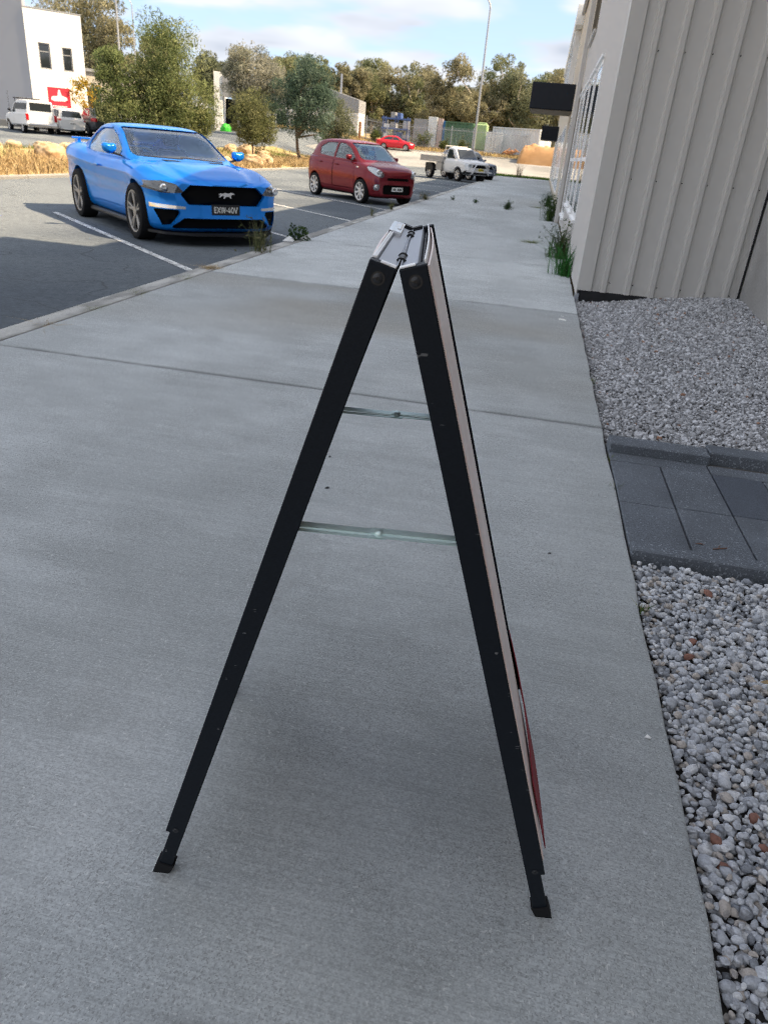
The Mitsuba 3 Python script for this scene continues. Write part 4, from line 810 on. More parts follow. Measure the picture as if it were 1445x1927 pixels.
build_car('white_canopy_ute', 'white ute with matching canopy and roof rack, seen from behind before the grey wall', 'ute', cu, (-29.55, 42.55, float(terrain(-28.6, 41.3)) - .05), hl_)
build_car('white_wagon', 'white station wagon seen from behind between the canopy ute and the dark grey sedan', 'car', suv('white_carpaint', scale=(.86, .86, .84), plates=[(-2.32, .80, .36, .11, None, 'plate_white', 'black_plastic', -1)]), (-27.75, 43.4, float(terrain(-27.0, 42.6)) - .08), math.radians(135))
# ------------------------------------------------------------------ trees, grass, weeds, boulders
def leaf_cloud(r, centres, radii, n, size, tones, droop=.5, aspect=.28, sheets=1):
    """n leaves scattered in clumps; each leaf is a narrow folded pair of triangles"""
    idx = r.integers(len(centres), size=n); c = np.asarray(centres)[idx]; rad = np.asarray(radii)[idx]
    d = r.normal(size=(n, 3)); d /= np.linalg.norm(d, axis=1, keepdims=True); p = c + d * (rad * r.uniform(.25, 1, n) ** .5)[:, None] * [1, 1, .8]
    a = r.normal(size=(n, 3)); a[:, 2] -= droop * 1.6; a /= np.linalg.norm(a, axis=1, keepdims=True)
    b = np.cross(a, r.normal(size=(n, 3))); b /= np.linalg.norm(b, axis=1, keepdims=True) + 1e-9
    s = size * r.uniform(.6, 1.35, n)[:, None]
    nn = np.cross(a, b)
    v = np.stack([p - a * s * .5, p + b * s * aspect * .5 + nn * s * .05, p + a * s * .5, p - b * s * aspect * .5 + nn * s * .05], 1).reshape(-1, 3)
    k = np.arange(n)[:, None] * 4; f = np.concatenate([k + [0, 1, 2], k + [0, 2, 3]])
    tones = np.asarray(tones); ct = tones[r.integers(len(tones), size=len(centres))] * r.uniform(.75, 1.2, (len(centres), 1))
    col = ct[idx] * r.uniform(.7, 1.35, (n, 1))
    return v, f, np.repeat(col, 4, 0)
def tree(name, label, pos, height, blobs, n, leaf, tones, seed, bark='bark', trunk_r=.12, droop=.5, group=None, clumps=90, lean=(0, 0), fork=.35, aspect=.28, limbs=9, clump_r=.13):
    """blobs: (x, y, z, rx, ry, rz) ellipsoids relative to the foot, in units of the height"""
    r = np.random.default_rng(seed); pos = np.array([pos[0], pos[1], float(terrain(pos[0], pos[1])) - .05 if len(pos) < 3 else pos[2]])
    k = thing(name, label, 'tree', group); H = height
    B = np.array(blobs, float); vol = B[:, 3] * B[:, 4] * B[:, 5]; w = vol ** .8 / (vol ** .8).sum(); cs = []; cr = []
    for i in r.choice(len(B), size=clumps, p=w):
        d = r.normal(size=3); d /= np.linalg.norm(d); q = r.uniform(.15, 1) ** .42
        cs.append((B[i, :3] + d * B[i, 3:] * q) * H); cr.append(H * r.uniform(.55, 1.25) * clump_r * np.cbrt(B[i, 3:].prod()) / .25)
    cs = np.array(cs); cr = np.array(cr)
    top = B[:, :3].mean(0) * H; pts = [np.zeros(3), np.array([lean[0] * .4, lean[1] * .4, fork * .55]) * H, np.array([lean[0], lean[1], fork]) * H]
    tr = [tube(np.array([pts[0] - [0, 0, .2], pts[0], pts[1] + r.normal(0, .012 * H, 3) * [1, 1, 0], pts[2]]) + pos, np.array([1.35, 1.1, .85, .7]) * trunk_r, 9)]
    for i in r.choice(len(cs), size=min(limbs, len(cs)), replace=False):
        e_ = cs[i]; s0 = pts[2] + (pts[1] - pts[2]) * r.uniform(0, .5); m = s0 * .5 + e_ * .5 + r.normal(0, .03 * H, 3) + [0, 0, .03 * H]; m2 = s0 * .2 + e_ * .8 + r.normal(0, .02 * H, 3)
        tr.append(tube(np.array([s0, m, m2, e_]) + pos, np.array([.62, .42, .24, .1]) * trunk_r, 6))
    add('trunk', cat(*tr), bark, k, smooth=45)
    v, f, c = leaf_cloud(r, cs + pos, cr, n, leaf, tones, droop, aspect)
    add('crown', (v, f), 'foliage', k, smooth=False, color=c)
    return k
OLIVE = [(.185, .225, .095), (.23, .265, .115), (.145, .185, .075), (.27, .285, .135)]
GREYG = [(.20, .22, .135), (.16, .18, .11), (.25, .26, .17)]
BLUEG = [(.12, .175, .125), (.095, .145, .10), (.165, .22, .165)]
EUC = [(.265, .28, .15), (.22, .24, .125), (.32, .315, .18), (.185, .21, .115)]
BROWNG = [(.29, .275, .17), (.34, .315, .20), (.23, .225, .135)]
# the big bushy tree behind the blue coupe, two heads
tree('bushy_tree', 'big bushy olive green tree with two rounded heads directly behind the blue coupe', (-21.6, 42.0), 6.35, [(-.24, -.10, .44, .19, .18, .28), (.12, .1, .62, .25, .24, .36), (.26, .08, .36, .24, .2, .26), (-.04, 0, .28, .30, .24, .22), (-.22, -.1, .22, .2, .2, .18), (.28, .1, .2, .22, .2, .16), (-.02, 0, .46, .2, .2, .2), (-.28, -.1, .56, .13, .13, .16)], 62000, .17, OLIVE, 1, trunk_r=.16, clumps=270, clump_r=.13)
tree('young_tree', 'small round headed olive tree on a thin trunk in the island behind the blue coupe', (-14.75, 39.4), 4.15, [(0, 0, .63, .22, .22, .33), (.06, 0, .42, .22, .2, .18), (-.08, 0, .5, .18, .18, .2)], 12000, .13, [(.19, .20, .09), (.15, .165, .07), (.235, .235, .115)], 2, trunk_r=.05, clumps=80, limbs=7)
tree('blue_green_tree', 'blue green tree with a dark leaning trunk behind the maroon hatchback', (-15.6, 50.6), 6.6, [(-.18, 0, .52, .20, .2, .22), (.08, 0, .62, .2, .2, .30), (.17, 0, .45, .2, .2, .22), (.0, .1, .72, .14, .14, .2), (-.02, 0, .45, .2, .2, .2)], 20000, .17, BLUEG, 3, trunk_r=.12, clumps=120, lean=(-.05, 0), fork=.26)
tree('grey_green_tree', 'slender grey green tree rising just above the roof of the maroon hatchback', (-14.6, 56.0), 4.3, [(0, 0, .66, .26, .26, .30), (.12, 0, .5, .2, .2, .2), (-.12, 0, .5, .18, .18, .2)], 10000, .15, GREYG, 4, trunk_r=.06, clumps=80, fork=.35)
tree('silver_tree', 'tall silvery grey tree above the white pillar of the low building', (-23.2, 62.3), 6.5, [(0, 0, .72, .30, .28, .26), (.22, 0, .60, .2, .2, .22), (-.2, 0, .60, .18, .2, .2), (.02, 0, .42, .24, .2, .16)], 22000, .22, [(.33, .33, .25), (.27, .275, .20), (.39, .38, .30)], 5, trunk_r=.18, clumps=110)
tree('yellow_tree', 'small sparse tree with golden autumn leaves beside the red sign', (-28.0, 46.2), 3.0, [(0, 0, .75, .30, .25, .22), (-.12, 0, .9, .2, .15, .12), (.1, 0, .55, .16, .16, .16)], 900, .15, [(.55, .36, .05), (.45, .30, .04), (.35, .27, .06)], 6, trunk_r=.035, clumps=28, aspect=.5)
tree('tall_gum', 'tall grey brown gum tree rising behind the pale building at the left', (-41.0, 68.5), 11.2, [(-.12, 0, .72, .22, .2, .24), (.16, 0, .66, .2, .2, .22), (.0, 0, .45, .25, .2, .2), (.3, 0, .5, .14, .14, .16)], 20000, .30, BROWNG, 7, bark='pale_bark', trunk_r=.25, clumps=110)
rt = np.random.default_rng(77)
spec = [(-38, 108, 11), (-33.5, 112, 11), (-31, 100, 9.6), (-28.0, 116, 11.4), (-24.6, 113, 10.2), (-22.0, 116, 11), (-19.0, 115, 11.4), (-15.6, 108, 10.3), (-12.2, 112, 11.0), (-9.4, 106, 10.8), (-6.6, 110, 11.6), (-3.8, 107, 11.4), (-1.0, 113, 11.4), (2.2, 110, 10.4), (5.5, 116, 10.0), (-44, 104, 11.0), (-50, 98, 11.5), (-17.0, 121, 12.6), (-25.5, 123, 12.5), (-5.0, 120, 10.0), (-29.5, 104, 10.6), (-26.6, 106, 10.2), (-35.5, 105, 10.8)]
names = ['at the far left of the row, behind the bushy tree', 'second from the left in the row behind the low buildings', 'with a dark crown behind the silvery tree', 'behind the blue green tree', 'above the white warehouse', 'just right of the warehouse roof', 'with a wide crown above the red sedan', 'with a forked white trunk above the stacked sheets', 'above the green container', 'left of the tall street lamp', 'directly behind the tall street lamp', 'right of the tall street lamp', 'low and dense above the grey container', 'just left of the dark awning', 'hidden behind the dark awning', 'behind the pale building', 'far left behind the grey wall', 'furthest back above the red sedan', 'furthest back above the warehouse', 'furthest back behind the street lamp', 'just behind the blue green tree crown', 'directly behind the warehouse roof vent', 'between the bushy tree and the silvery tree']
for i, ((x, y, h), nm) in enumerate(zip(spec, names)):
    tone = [EUC, BROWNG, EUC, GREYG][i % 4] if i not in (7,) else BROWNG
    bl = []
    for q in range(9):
        a = rt.uniform(0, 6.28); rad = rt.uniform(.08, .26); bl.append((rad * math.cos(a), rad * math.sin(a), rt.uniform(.34, .86), rt.uniform(.13, .2), rt.uniform(.13, .2), rt.uniform(.11, .18)))
    bl.append((0, 0, .32, .22, .2, .16))
    hgt = h * (.93 if x < -11 else 1.0) - (float(terrain(x, y)) - 1.4)
    tree('gum_tree', 'gum tree ' + nm, (x, y), hgt, bl, 13000, .40, tone, 200 + i, bark='pale_bark', trunk_r=.22, clumps=120, fork=.33, limbs=12, group='gum trees along the skyline')
# understorey that closes the view under the row of gums
r = np.random.default_rng(5); cs = np.stack([r.uniform(-70, 40, 420), r.uniform(116, 132, 420), r.uniform(1.5, 5.5, 420)], 1); v, f, c = leaf_cloud(r, cs, r.uniform(1.0, 2.0, 420), 26000, .55, EUC + BROWNG, .3)
k = key_for('bushland'); scene[k] = mikit.ply((v, f), 'foliage', color=c); labels[k] = {'label': 'dense bushland behind the row of gum trees', 'category': 'bush', 'kind': 'stuff'}
for (x, y, rr, lab) in ((-18.5, 87.6, .85, 'round green bush by the fence left of the red sedan'), (-13.3, 88.0, .95, 'round green bush by the fence right of the red sedan'), (-9.0, 87.8, .75, 'green bush in front of the green container'), (-11.0, 87.6, .6, 'small pale bush beside the green container')):
    z = float(terrain(x, y)); r = np.random.default_rng(int(-x * 10)); cs = np.array([x, y, z + rr * .9]) + r.normal(0, .38, (40, 3)) * rr; k = thing('bush', lab, 'bush'); v, f, c = leaf_cloud(r, cs, np.full(40, rr * .3), 2600, .16, [(.10, .13, .045), (.13, .15, .06)]); add('crown', (v, f), 'foliage', k, smooth=False, color=c); add('stem', rod((x, y, z - .1), (x, y, z + rr), .04), 'bark', k)
# grass
def blades(r, P, h, w, cols, lean=.35):
    n = len(P); a = r.uniform(0, 2 * np.pi, n); H = h * r.uniform(.5, 1.3, n); t = np.stack([np.cos(a), np.sin(a), a * 0], 1); l = r.normal(0, lean, (n, 2)); l = np.concatenate([l, np.ones((n, 1))], 1); W = w * r.uniform(.6, 1.4, n)
    p0, p1, p2 = P - t * W[:, None], P + t * W[:, None], P + l * (H * .55)[:, None] * [.5, .5, 1]; p3 = P + l * H[:, None] * [1, 1, .95]
    v = np.stack([p0, p1, p2 + t * W[:, None] * .8, p2 - t * W[:, None] * .8, p3], 1).reshape(-1, 3); k = np.arange(n)[:, None] * 5
    f = np.concatenate([k + [0, 1, 2], k + [0, 2, 3], k + [3, 2, 4]]); cols = np.asarray(cols); c = cols[r.integers(len(cols), size=n)] * r.uniform(.7, 1.3, (n, 1)); return v, f, np.repeat(c, 5, 0)
def stuff(name, vfc, label, cat_):
    k = key_for(name); scene[k] = mikit.ply((vfc[0], vfc[1]), 'grass_blade', color=vfc[2]); labels[k] = {'label': label, 'category': cat_, 'kind': 'stuff'}
DRY = [(.42, .31, .16), (.36, .26, .13), (.50, .38, .21), (.28, .20, .11)]; GRN = [(.16, .19, .05), (.12, .16, .045), (.22, .22, .08)]
r = np.random.default_rng(31)
x = -13.5 - r.beta(1, 2.6, 26000) * 7.0; y = r.uniform(14, 60, 26000); keep = meshkit.noise(np.stack([x * .9, y * .5, x * 0], -1), 3) > .30; x, y = x[keep], y[keep]
P = np.stack([x, y, island_fn(x, y) - .02], 1); stuff('dry_grass', blades(r, P, .26, .012, DRY), 'dry straw coloured grass on the island beside the car park', 'grass')
x = r.uniform(-20.5, -16.0, 16000); y = r.uniform(16, 60, 16000); keep = meshkit.noise(np.stack([x * .6, y * .35, x * 0], -1), 13) > .5; x, y = x[keep], y[keep]
P = np.stack([x, y, island_fn(x, y) - .02], 1); stuff('green_grass', blades(r, P, .16, .012, GRN), 'short green grass along the middle of the island', 'grass')
x = r.uniform(-30, 5, 16000); y = 84.6 + r.beta(1, 2, 16000) * 7; P = np.stack([x, y, terrain(x, y) - .02], 1); stuff('yard_grass', blades(r, P, .30, .03, DRY + [(.45, .36, .12)]), 'yellow dry grass along the far side of the cross street', 'grass')
x = r.uniform(-5.5, .6, 5000); y = 66.1 + r.beta(1.2, 2, 5000) * 2.2; P = np.stack([x, y, terrain(x, y) - .03], 1); stuff('path_end_grass', blades(r, P, .16, .02, [(.05, .10, .02), (.07, .12, .03)]), 'strip of green grass across the far end of the footpath', 'grass')
structure('path_end_soil', drape(-6, .6, 66.05, 68.39, .008, .5), 'dry_ground', smooth=True)
# weeds, each a plant of its own
def weed(name, label, x, y, z, n, h, spread, cols, seed, w=.004, leafy=0):
    r = np.random.default_rng(seed); a = r.uniform(0, 6.28, n); q = np.abs(r.normal(0, 1, n)) * spread * .25; P = np.stack([x + q * np.cos(a), y + q * np.sin(a), np.full(n, z - .01)], 1)
    v, f, c = blades(r, P, h, w, cols, lean=spread / h * .55); k = thing(name, label, 'weed'); add('blades', (v, f), 'grass_blade', k, smooth=False, color=c)
    if leafy:
        cs = np.array([x, y, z + h * .5]) + r.normal(0, 1, (20, 3)) * [spread * .35, spread * .35, h * .28]; v, f, c = leaf_cloud(r, cs, np.full(20, spread * .22), leafy, .045, cols, .1, .45); add('leaves', (v, f), 'foliage', k, smooth=False, color=c)
MUTE = [(.12, .13, .06), (.18, .17, .09), (.09, .11, .05)]; DG = [(.05, .09, .03), (.07, .11, .035), (.04, .07, .025)]
weed('weed', 'tall thin seeding weed in the kerb joint in front of the blue coupe', -3.56, 9.75, 0, 90, .40, .34, MUTE, 1, .003, 60)
weed('weed', 'leafy dark green weed on the kerb beside the scrap of white paper', -3.50, 11.35, 0, 30, .20, .24, DG, 2, .004, 420)
weed('weed', 'flat tuft of dry straw on the kerb at the corner of the bay line', -3.52, 8.05, .0, 170, .035, .26, DRY, 3, .003)
weed('weed', 'dry tuft on the kerb past the maroon hatchback', -3.5, 24.6, 0, 90, .22, .32, MUTE + DRY[:1], 4, .005, 60)
weed('weed', 'thin weed on the kerb by the front of the maroon hatchback', -3.55, 19.2, 0, 40, .22, .14, MUTE, 5, .004, 40)
weed('weed', 'thin grass stalks on the kerb between the two parked cars', -3.55, 16.9, 0, 30, .22, .16, MUTE, 15, .003, 10)
weed('weed', 'small dark weed growing in the middle of the footpath', -.86, 23.6, 0, 60, .24, .22, DG, 6, .007, 160)
weed('weed', 'small weed on the far footpath left of the larger one', -1.95, 25.3, 0, 30, .14, .14, DG, 7, .006, 60)
weed('weed', 'tiny weed on the far footpath nearest the kerb', -2.75, 25.8, 0, 24, .12, .12, DG, 8, .006, 40)
weed('weed', 'low mat of green weed in a joint near the ribbed wall', .02, 26.0, 0, 90, .05, .5, GRN, 9, .006)
weed('grass_clump', 'tall bright green grass clump at the foot of the ribbed wall', .50, 10.6, -.01, 150, .42, .40, [(.03, .15, .03), (.05, .17, .04), (.04, .11, .03)], 10, .006)
weed('grass_clump', 'dark scraggly weed against the ribbed wall behind the bright grass clump', .47, 12.6, -.01, 200, .52, .46, DG + [(.10, .09, .05)], 11, .005, 260)
weed('grass_clump', 'dark bushy weed against the wall beyond the downpipe', .34, 20.6, -.01, 120, .62, .40, DG, 12, .007, 420)
weed('grass_clump', 'furthest dark weed against the wall along the path', .32, 27.2, -.01, 80, .5, .35, DG, 13, .008, 260)
weed('weed', 'flat green weed spreading on the path beside the tall grass clump', -.02, 14.6, -.005, 120, .06, .42, GRN, 14, .005)
weed('weed', 'bare dead seedling at the far end of the footpath', -1.9, 65.0, 0, 26, 1.2, .6, [(.10, .08, .06)], 16, .02)
for i, (x, y, c) in enumerate(((-3.46, 6.35, GRN), (-3.455, 5.55, GRN), (-3.46, 4.9, DRY), (-3.455, 7.3, GRN))): weed('joint_weed', ['green sprouts in the kerb joint, middle of the near kerb', 'dark green tuft in the kerb joint nearest the camera but one', 'dry sprouts in the kerb joint at the left edge', 'short sprouts in the kerb joint below the straw tuft'][i], x, y, -.012, 60, .035, .22, c, 40 + i, .0025)
for i, (x, y, lab) in enumerate(((.588, 3.74, 'green sprig in the gap at the corner of the granite edging'), (.586, 2.30, 'small green sprig between the path and the white pebbles'), (.584, 5.3, 'bright sprig beside the fine gravel'), (.586, 3.36, 'tiny moss tuft along the granite paving'))): weed('joint_weed', lab, x, y, -.02, 26, .045, .05, GRN + DG, 60 + i, .002)
# boulders
def boulder(label, x, y, sx, sy, sz, seed, z=None, group='sandstone boulders round the island'):
    m = trimesh.creation.icosphere(3, 1.0); v = m.vertices; n_ = meshkit.fbm(v * 1.6 + seed * 7.3, 4, seed); v *= (.62 + .75 * n_)[:, None]; v = np.sign(v) * np.abs(v) ** .85; v *= [sx, sy, sz]
    a = seed * 1.3; v = v @ rotz(a)[:3, :3].T; m = trimesh.Trimesh(v + [x, y, (float(island_fn(np.array(x), np.array(y))) if z is None else z) + sz * .35], m.faces, process=False)
    single('boulder', m, 'sandstone', label, 'boulder', group, smooth=35)
boulder('pale upright boulder in the dry grass left of the blue coupe', -16.4, 24.6, .5, .42, .40, 1)
boulder('orange boulder half out of the left edge of the photo', -15.0, 17.6, .5, .5, .38, 2)
back = [(-20.0, 26.6), (-20.1, 27.9), (-20.0, 29.6), (-20.2, 31.6), (-20.0, 33.6), (-19.9, 34.6)]
lab = ['leftmost pale boulder on the back edge of the island', 'second pale boulder on the back edge of the island', 'long orange boulder below the white canopy ute', 'big orange boulder below the white wagon', 'dark boulder beside the blue coupe wing', 'boulder on the back edge just left of the blue coupe roof']
for i, ((x, y), l) in enumerate(zip(back, lab)): boulder(l, x, y, (.30, .24, .42, .40, .34, .26)[i], .28, .20, 10 + i)
more = [(-19.2, 47.5, .42, 'brown boulder right of the blue coupe windscreen'), (-18.6, 48.6, .55, 'wide orange boulder behind the young tree'), (-17.6, 49.0, .4, 'orange boulder right of the young tree trunk'), (-14.6, 35.6, .34, 'small pale boulder below the young tree, left one'), (-14.4, 38.6, .5, 'upright pale boulder between the young tree and the maroon hatchback'), (-14.3, 40.4, .42, 'pale boulder touching the tail of the maroon hatchback'), (-15.7, 44.0, .36, 'boulder in the grass behind the maroon hatchback'), (-15.3, 57.0, .36, 'small boulder at the foot of the blue green tree'), (-14.2, 58.6, .6, 'large orange boulder at the tip of the island right of the maroon hatchback'), (-14.0, 34.0, .28, 'low boulder at the kerb beside the blue coupe'), (-16.4, 52.0, .3, 'small dark boulder left of the blue green tree')]
for i, (x, y, s, l) in enumerate(more): boulder(l, x, y, s, s * .8, s * .75, 30 + i)
# ------------------------------------------------------------------ buildings and yard in the background
def obox(o, ang, x0, x1, y0, y1, z0, z1, b=.01): return place(cbox(x0, x1, y0, y1, z0, z1, b), rotz(ang, o))
# pale two storey building: facade runs along direction (.70, .71)
fa = math.radians(45); o1 = (-30.89, 45.27, 0)
p = thing('pale_building', 'cream two storey building with two upper windows behind the parked white vehicles', 'building')
fc = mbox(0, 3.2, 0, 6, 1.65, 6.95) - mbox(.62, 1.28, -1, .25, 3.95, 5.30) - mbox(1.95, 2.52, -1, .25, 3.95, 5.20)
add('wall', place(fc, rotz(fa, o1)), 'white_paint', p, smooth=False)
add('parapet_cap', obox(o1, fa, -.03, 3.23, -.03, .2, 6.952, 7.02), 'mid_grey', p)
add('undercroft', place(mbox(.3, 3.1, 1.2, 5.9, .2, 1.645), rotz(fa, o1)), 'dark_recess', p, smooth=False)
add('louvre_wall', place(cat(*[mbox(.9 + i * .14, 1.0 + i * .14, .9, 1.1, .2, 1.645) for i in range(10)]), rotz(fa, o1)), 'olive_brown', p, smooth=False)
for x in (.0, 2.88): add('column', obox(o1, fa, x, x + .3, .02, .4, .2, 1.645), 'mid_grey', p)
for (a, b, c, d) in ((.62, 1.28, 3.95, 5.30), (1.95, 2.52, 3.95, 5.20)):
    w = add('window', cat(*[obox(o1, fa, *q) for q in ((a, a + .07, .06, .14, c, d), (b - .07, b, .06, .14, c, d), (a + .07, b - .07, .06, .14, c, c + .07), (a + .07, b - .07, .06, .14, d - .07, d), (a + .07, b - .07, .07, .13, (c + d) / 2 + .2, (c + d) / 2 + .25))]), 'mid_grey', p)
    add('pane', obox(o1, fa, a + .07, b - .07, .09, .10, c + .07, d - .07, .001), 'sash_glass', w)
gb = thing('grey_building', 'tall plain blue grey wall of the building at the left edge', 'building')
add('wall', cbox(-47, -30.9, 45.3, 45.6, .2, 9.6, .02), 'grey_paint', gb); add('base_course', cbox(-47, -30.92, 45.22, 45.298, .2, 1.05, .01), 'pale_road', gb); add('roof', mbox(-47, -33, 45.61, 52, 9.0, 9.2), 'mid_grey', gb, smooth=False)
# red sign with white emblem
rs = thing('red_sign', 'square red sign with a white pointed emblem standing behind the white wagon', 'sign')
ra = math.radians(36); ro = (-29.15, 45.3, .30); zs = float(terrain(-29.1, 45.3)) - .30
add('board', obox(ro, ra, -.62, .62, -.03, .03, 1.45, 2.70, .008), 'sign_red', rs)
emb = [(-.46, -.14), (-.44, .0), (-.34, .06), (-.10, .08), (-.02, .40), (.06, .42), (.14, .12), (.40, .04), (.46, -.08), (.30, -.18), (-.30, -.20)]
add('emblem', place(prism(emb, 0, .012), rotz(ra, ro) @ basis((0, -.031, 2.18), (1, 0, 0), (0, 0, 1), (0, -1, 0))), 'white_frame', rs)
add('lettering', place(cat(*[cbox(-.40 + i * .115, -.31 + i * .115, -.03, .03, 0, .008, .001) for i in range(7)]), rotz(ra, ro) @ basis((0, -.031, 1.72), (1, 0, 0), (0, 0, 1), (0, -1, 0))), 'white_frame', rs)
for x in (-.5, .42): add('post', obox(ro, ra, x, x + .07, .032, .09, zs - .1, 2.4, .005), 'mid_grey', rs)
# beige building behind the bushy tree
bb = thing('beige_building', 'beige clad building mostly hidden behind the bushy tree', 'building'); zb = float(terrain(-33, 62)); bo = (-36.5, 58.0, 0); ba = math.radians(40)
add('wall', place(mbox(0, 7.5, 0, 8, zb - .2, zb + 3.4), rotz(ba, bo)), 'render_beige', bb, smooth=False); add('roof', place(mbox(-.2, 7.7, -.2, 8.2, zb + 3.402, zb + 3.6), rotz(ba, bo)), 'mid_grey', bb, smooth=False)
for i in range(3): w = add('window', obox(bo, ba, 1 + i * 2.4, 2.4 + i * 2.4, -.04, .02, zb + .6, zb + 2.4), 'mid_grey', bb); add('pane', obox(bo, ba, 1.08 + i * 2.4, 2.32 + i * 2.4, -.048, -.041, zb + .68, zb + 2.32, .001), 'sash_glass', w)
# low building with a white pillar
lb = thing('pillar_building', 'low grey building with a tall white pillar at its left corner', 'building'); zl = 1.75; la = math.radians(18); lo = (-28.2, 66.3, 0)
add('pillar', obox(lo, la, 0, .70, 0, .8, zl - .3, zl + 4.15, .01), 'white_paint', lb); add('fascia', obox(lo, la, .705, 4.9, -.1, .6, zl + 2.35, zl + 3.95, .01), 'mid_grey', lb); add('roof', place(mbox(0, 4.9, .62, 9, zl + 3.3, zl + 3.5), rotz(la, lo)), 'mid_grey', lb, smooth=False)
add('back_wall', place(mbox(.71, 4.9, 3, 3.2, zl - .3, zl + 2.345), rotz(la, lo)), 'dark_recess', lb, smooth=False)
for x in (1.9, 4.4): add('column', obox(lo, la, x, x + .32, .05, .4, zl - .3, zl + 2.345), 'mid_grey', lb)
add('side_wall', place(mbox(0, .2, .81, 12, zl - .3, zl + 3.29), rotz(la, lo)), 'white_paint', lb, smooth=False)
single('waste_bin', cat(obox((-29.0, 65.2, 0), la, -.6, .5, -.5, .4, zl - .25, zl + .75, .04), obox((-29.0, 65.2, 0), la, -.64, .54, -.54, .44, zl + .76, zl + .86, .03)), 'bin_blue', 'blue waste bin in front of the white pillar', 'bin')
single('white_box', obox((-29.2, 66.2, 0), la, -.6, .4, -.3, .3, zl + .2, zl + 1.7, .02), 'white_frame', 'white cabinet behind the blue waste bin', 'cabinet')
m = trimesh.creation.icosphere(3, 1.0); v = m.vertices; v[:, 2] = np.maximum(v[:, 2], -.45); v *= (.75 + .5 * meshkit.fbm(v * 2, 3, 9))[:, None]; v *= [.5, .42, .42]; v += [-26.9, 65.6, float(terrain(-26.9, 65.6)) + .16]
single('covered_object', trimesh.Trimesh(v, m.faces, process=False), 'tarp_green', 'bright green covered bundle beside the white pillar', 'cover', smooth=40)
single('dark_bush_pot', cat(obox((-27.0, 66.0, 0), 0, -.35, .25, -.3, .3, zl - .2, zl + .3, .03)), 'container_green', 'dark green tub between the pillar and the bright green bundle', 'tub')
# white retaining wall and dark post left of it
single('low_white_wall', place(mbox(-6.2, 0, 0, .2, 1.0, 1.95), rotz(math.radians(30), (-25.6, 55.2, 0))), 'white_paint', 'low white wall behind the blue coupe roof', 'wall', smooth=False)
single('dark_post', cbox(-25.62, -25.50, 55.1, 55.22, .8, 3.0, .01), 'dark_navy', 'thin dark post at the end of the low white wall', 'post')
# warehouse
wh = thing('warehouse', 'long white warehouse with a dark grey upper wall behind the blue green tree', 'building'); zw = 2.35
add('wall', cbox(-33, -22.0, 93.5, 94, zw - .4, zw + 2.3, .01), 'white_paint', wh); add('upper_wall', prism([(-33, zw + 2.302), (-22.0, zw + 2.302), (-22.0, zw + 3.6), (-26.5, zw + 4.7), (-33, zw + 3.8)], 93.45, 97, 'xz'), 'mid_grey', wh, smooth=False); add('side_wall', mbox(-22.2, -22.02, 94.01, 97, zw - .4, zw + 2.3), 'white_paint', wh, smooth=False)
for i in range(4): add('doorway', cbox(-32 + i * 2.6, -30.8 + i * 2.6, 93.44, 93.498, zw - .3, zw + 1.9, .005), 'dark_recess' if i != 1 else 'sash_glass', wh)
add('vent_pipe', rod((-24.6, 95, zw + 4), (-24.6, 95, zw + 6.2), .12), 'brushed_metal', wh)
for i, x in enumerate((-30.5, -29.2, -27.8)): single('yard_post', cbox(x, x + .22, 84.6, 84.8, 1.9, 4.6, .01), 'mid_grey', ['grey yard post left of the blue green tree', 'middle grey yard post behind the blue green tree', 'right grey yard post behind the blue green tree'][i], 'post')
# fence of pickets along the yard
fe = thing('yard_fence', 'grey steel picket fence along the far yard', 'fence')
for i, x in enumerate(np.arange(-22, 1.5, 2.35)): add('post', cbox(x - .04, x + .04, 87.46, 87.54, float(terrain(x, 87.5)) - .1, float(terrain(x, 87.5)) + 2.5, .005), 'pole_steel', fe)
pk = []
for x in np.arange(-21.9, -1.6, .155):
    z = float(terrain(x, 87.5)); pk.append(mbox(x - .013, x + .013, 87.49, 87.505, z + .05, z + 2.35))
add('pickets', cat(*pk), 'pole_steel', fe, smooth=False, kind='stuff')
for zz in (.35, 2.1): add('rail', tube([(x, 87.52, float(terrain(x, 87.5)) + zz) for x in np.arange(-22, -1.4, 2.0)], .025, 6), 'pole_steel', fe)
single('timber_post', cbox(-20.2, -19.95, 86.2, 86.4, 1.0, 3.6, .02), 'timber', 'brown timber post left of the red sedan', 'post')
def corrugated(L, D, H, pitch=.42, d=.075):
    def side(n, L): 
        q = []; x = .06
        while x + pitch < L - .06: q += [(x, 0), (x + pitch * .25, d), (x + pitch * .5, d), (x + pitch * .75, 0)]; x += pitch
        return q
    p = [(0, -d)] + [(a, b - d + .02) for a, b in side(0, L)] + [(L, -d), (L, D), (0, D)]
    return cat(prism(p, .15, H - .12), mbox(-.02, L + .02, -d - .03, D + .02, 0, .15), mbox(-.02, L + .02, -d - .03, D + .02, H - .12, H))
def container(label, x, y, ang, L, H, m, z):
    k = thing('shipping_container', label, 'container'); A = rotz(ang, (x, y, z)); add('shell', place(corrugated(L, 2.4, H), A), m, k, smooth=False)
    for a in (0, L - .12): add('corner_post', place(cbox(a - .03, a + .15, -.085, -.0755, 0, H + .004, .002), A), m, k)
    add('door', place(cat(*[cbox(L + .021, L + .06, .1 + i * 1.15, 1.15 + i * 1.15, .1, H - .1, .01) for i in (0, 1)], *[rod((L + .075, .4 + i * .55, .1), (L + .075, .4 + i * .55, H - .1), .02, 6) for i in range(4)]), A), m, k)
container('pale grey corrugated shipping container at the right end of the yard', -6.0, 90.0, math.radians(-50) * 0 - .55, 6.0, 2.55, 'container_grey', 1.72)
container('dark green corrugated shipping container behind the street lamp', -11.3, 90.2, math.radians(0), 3.0, 2.6, 'container_green', 1.85)
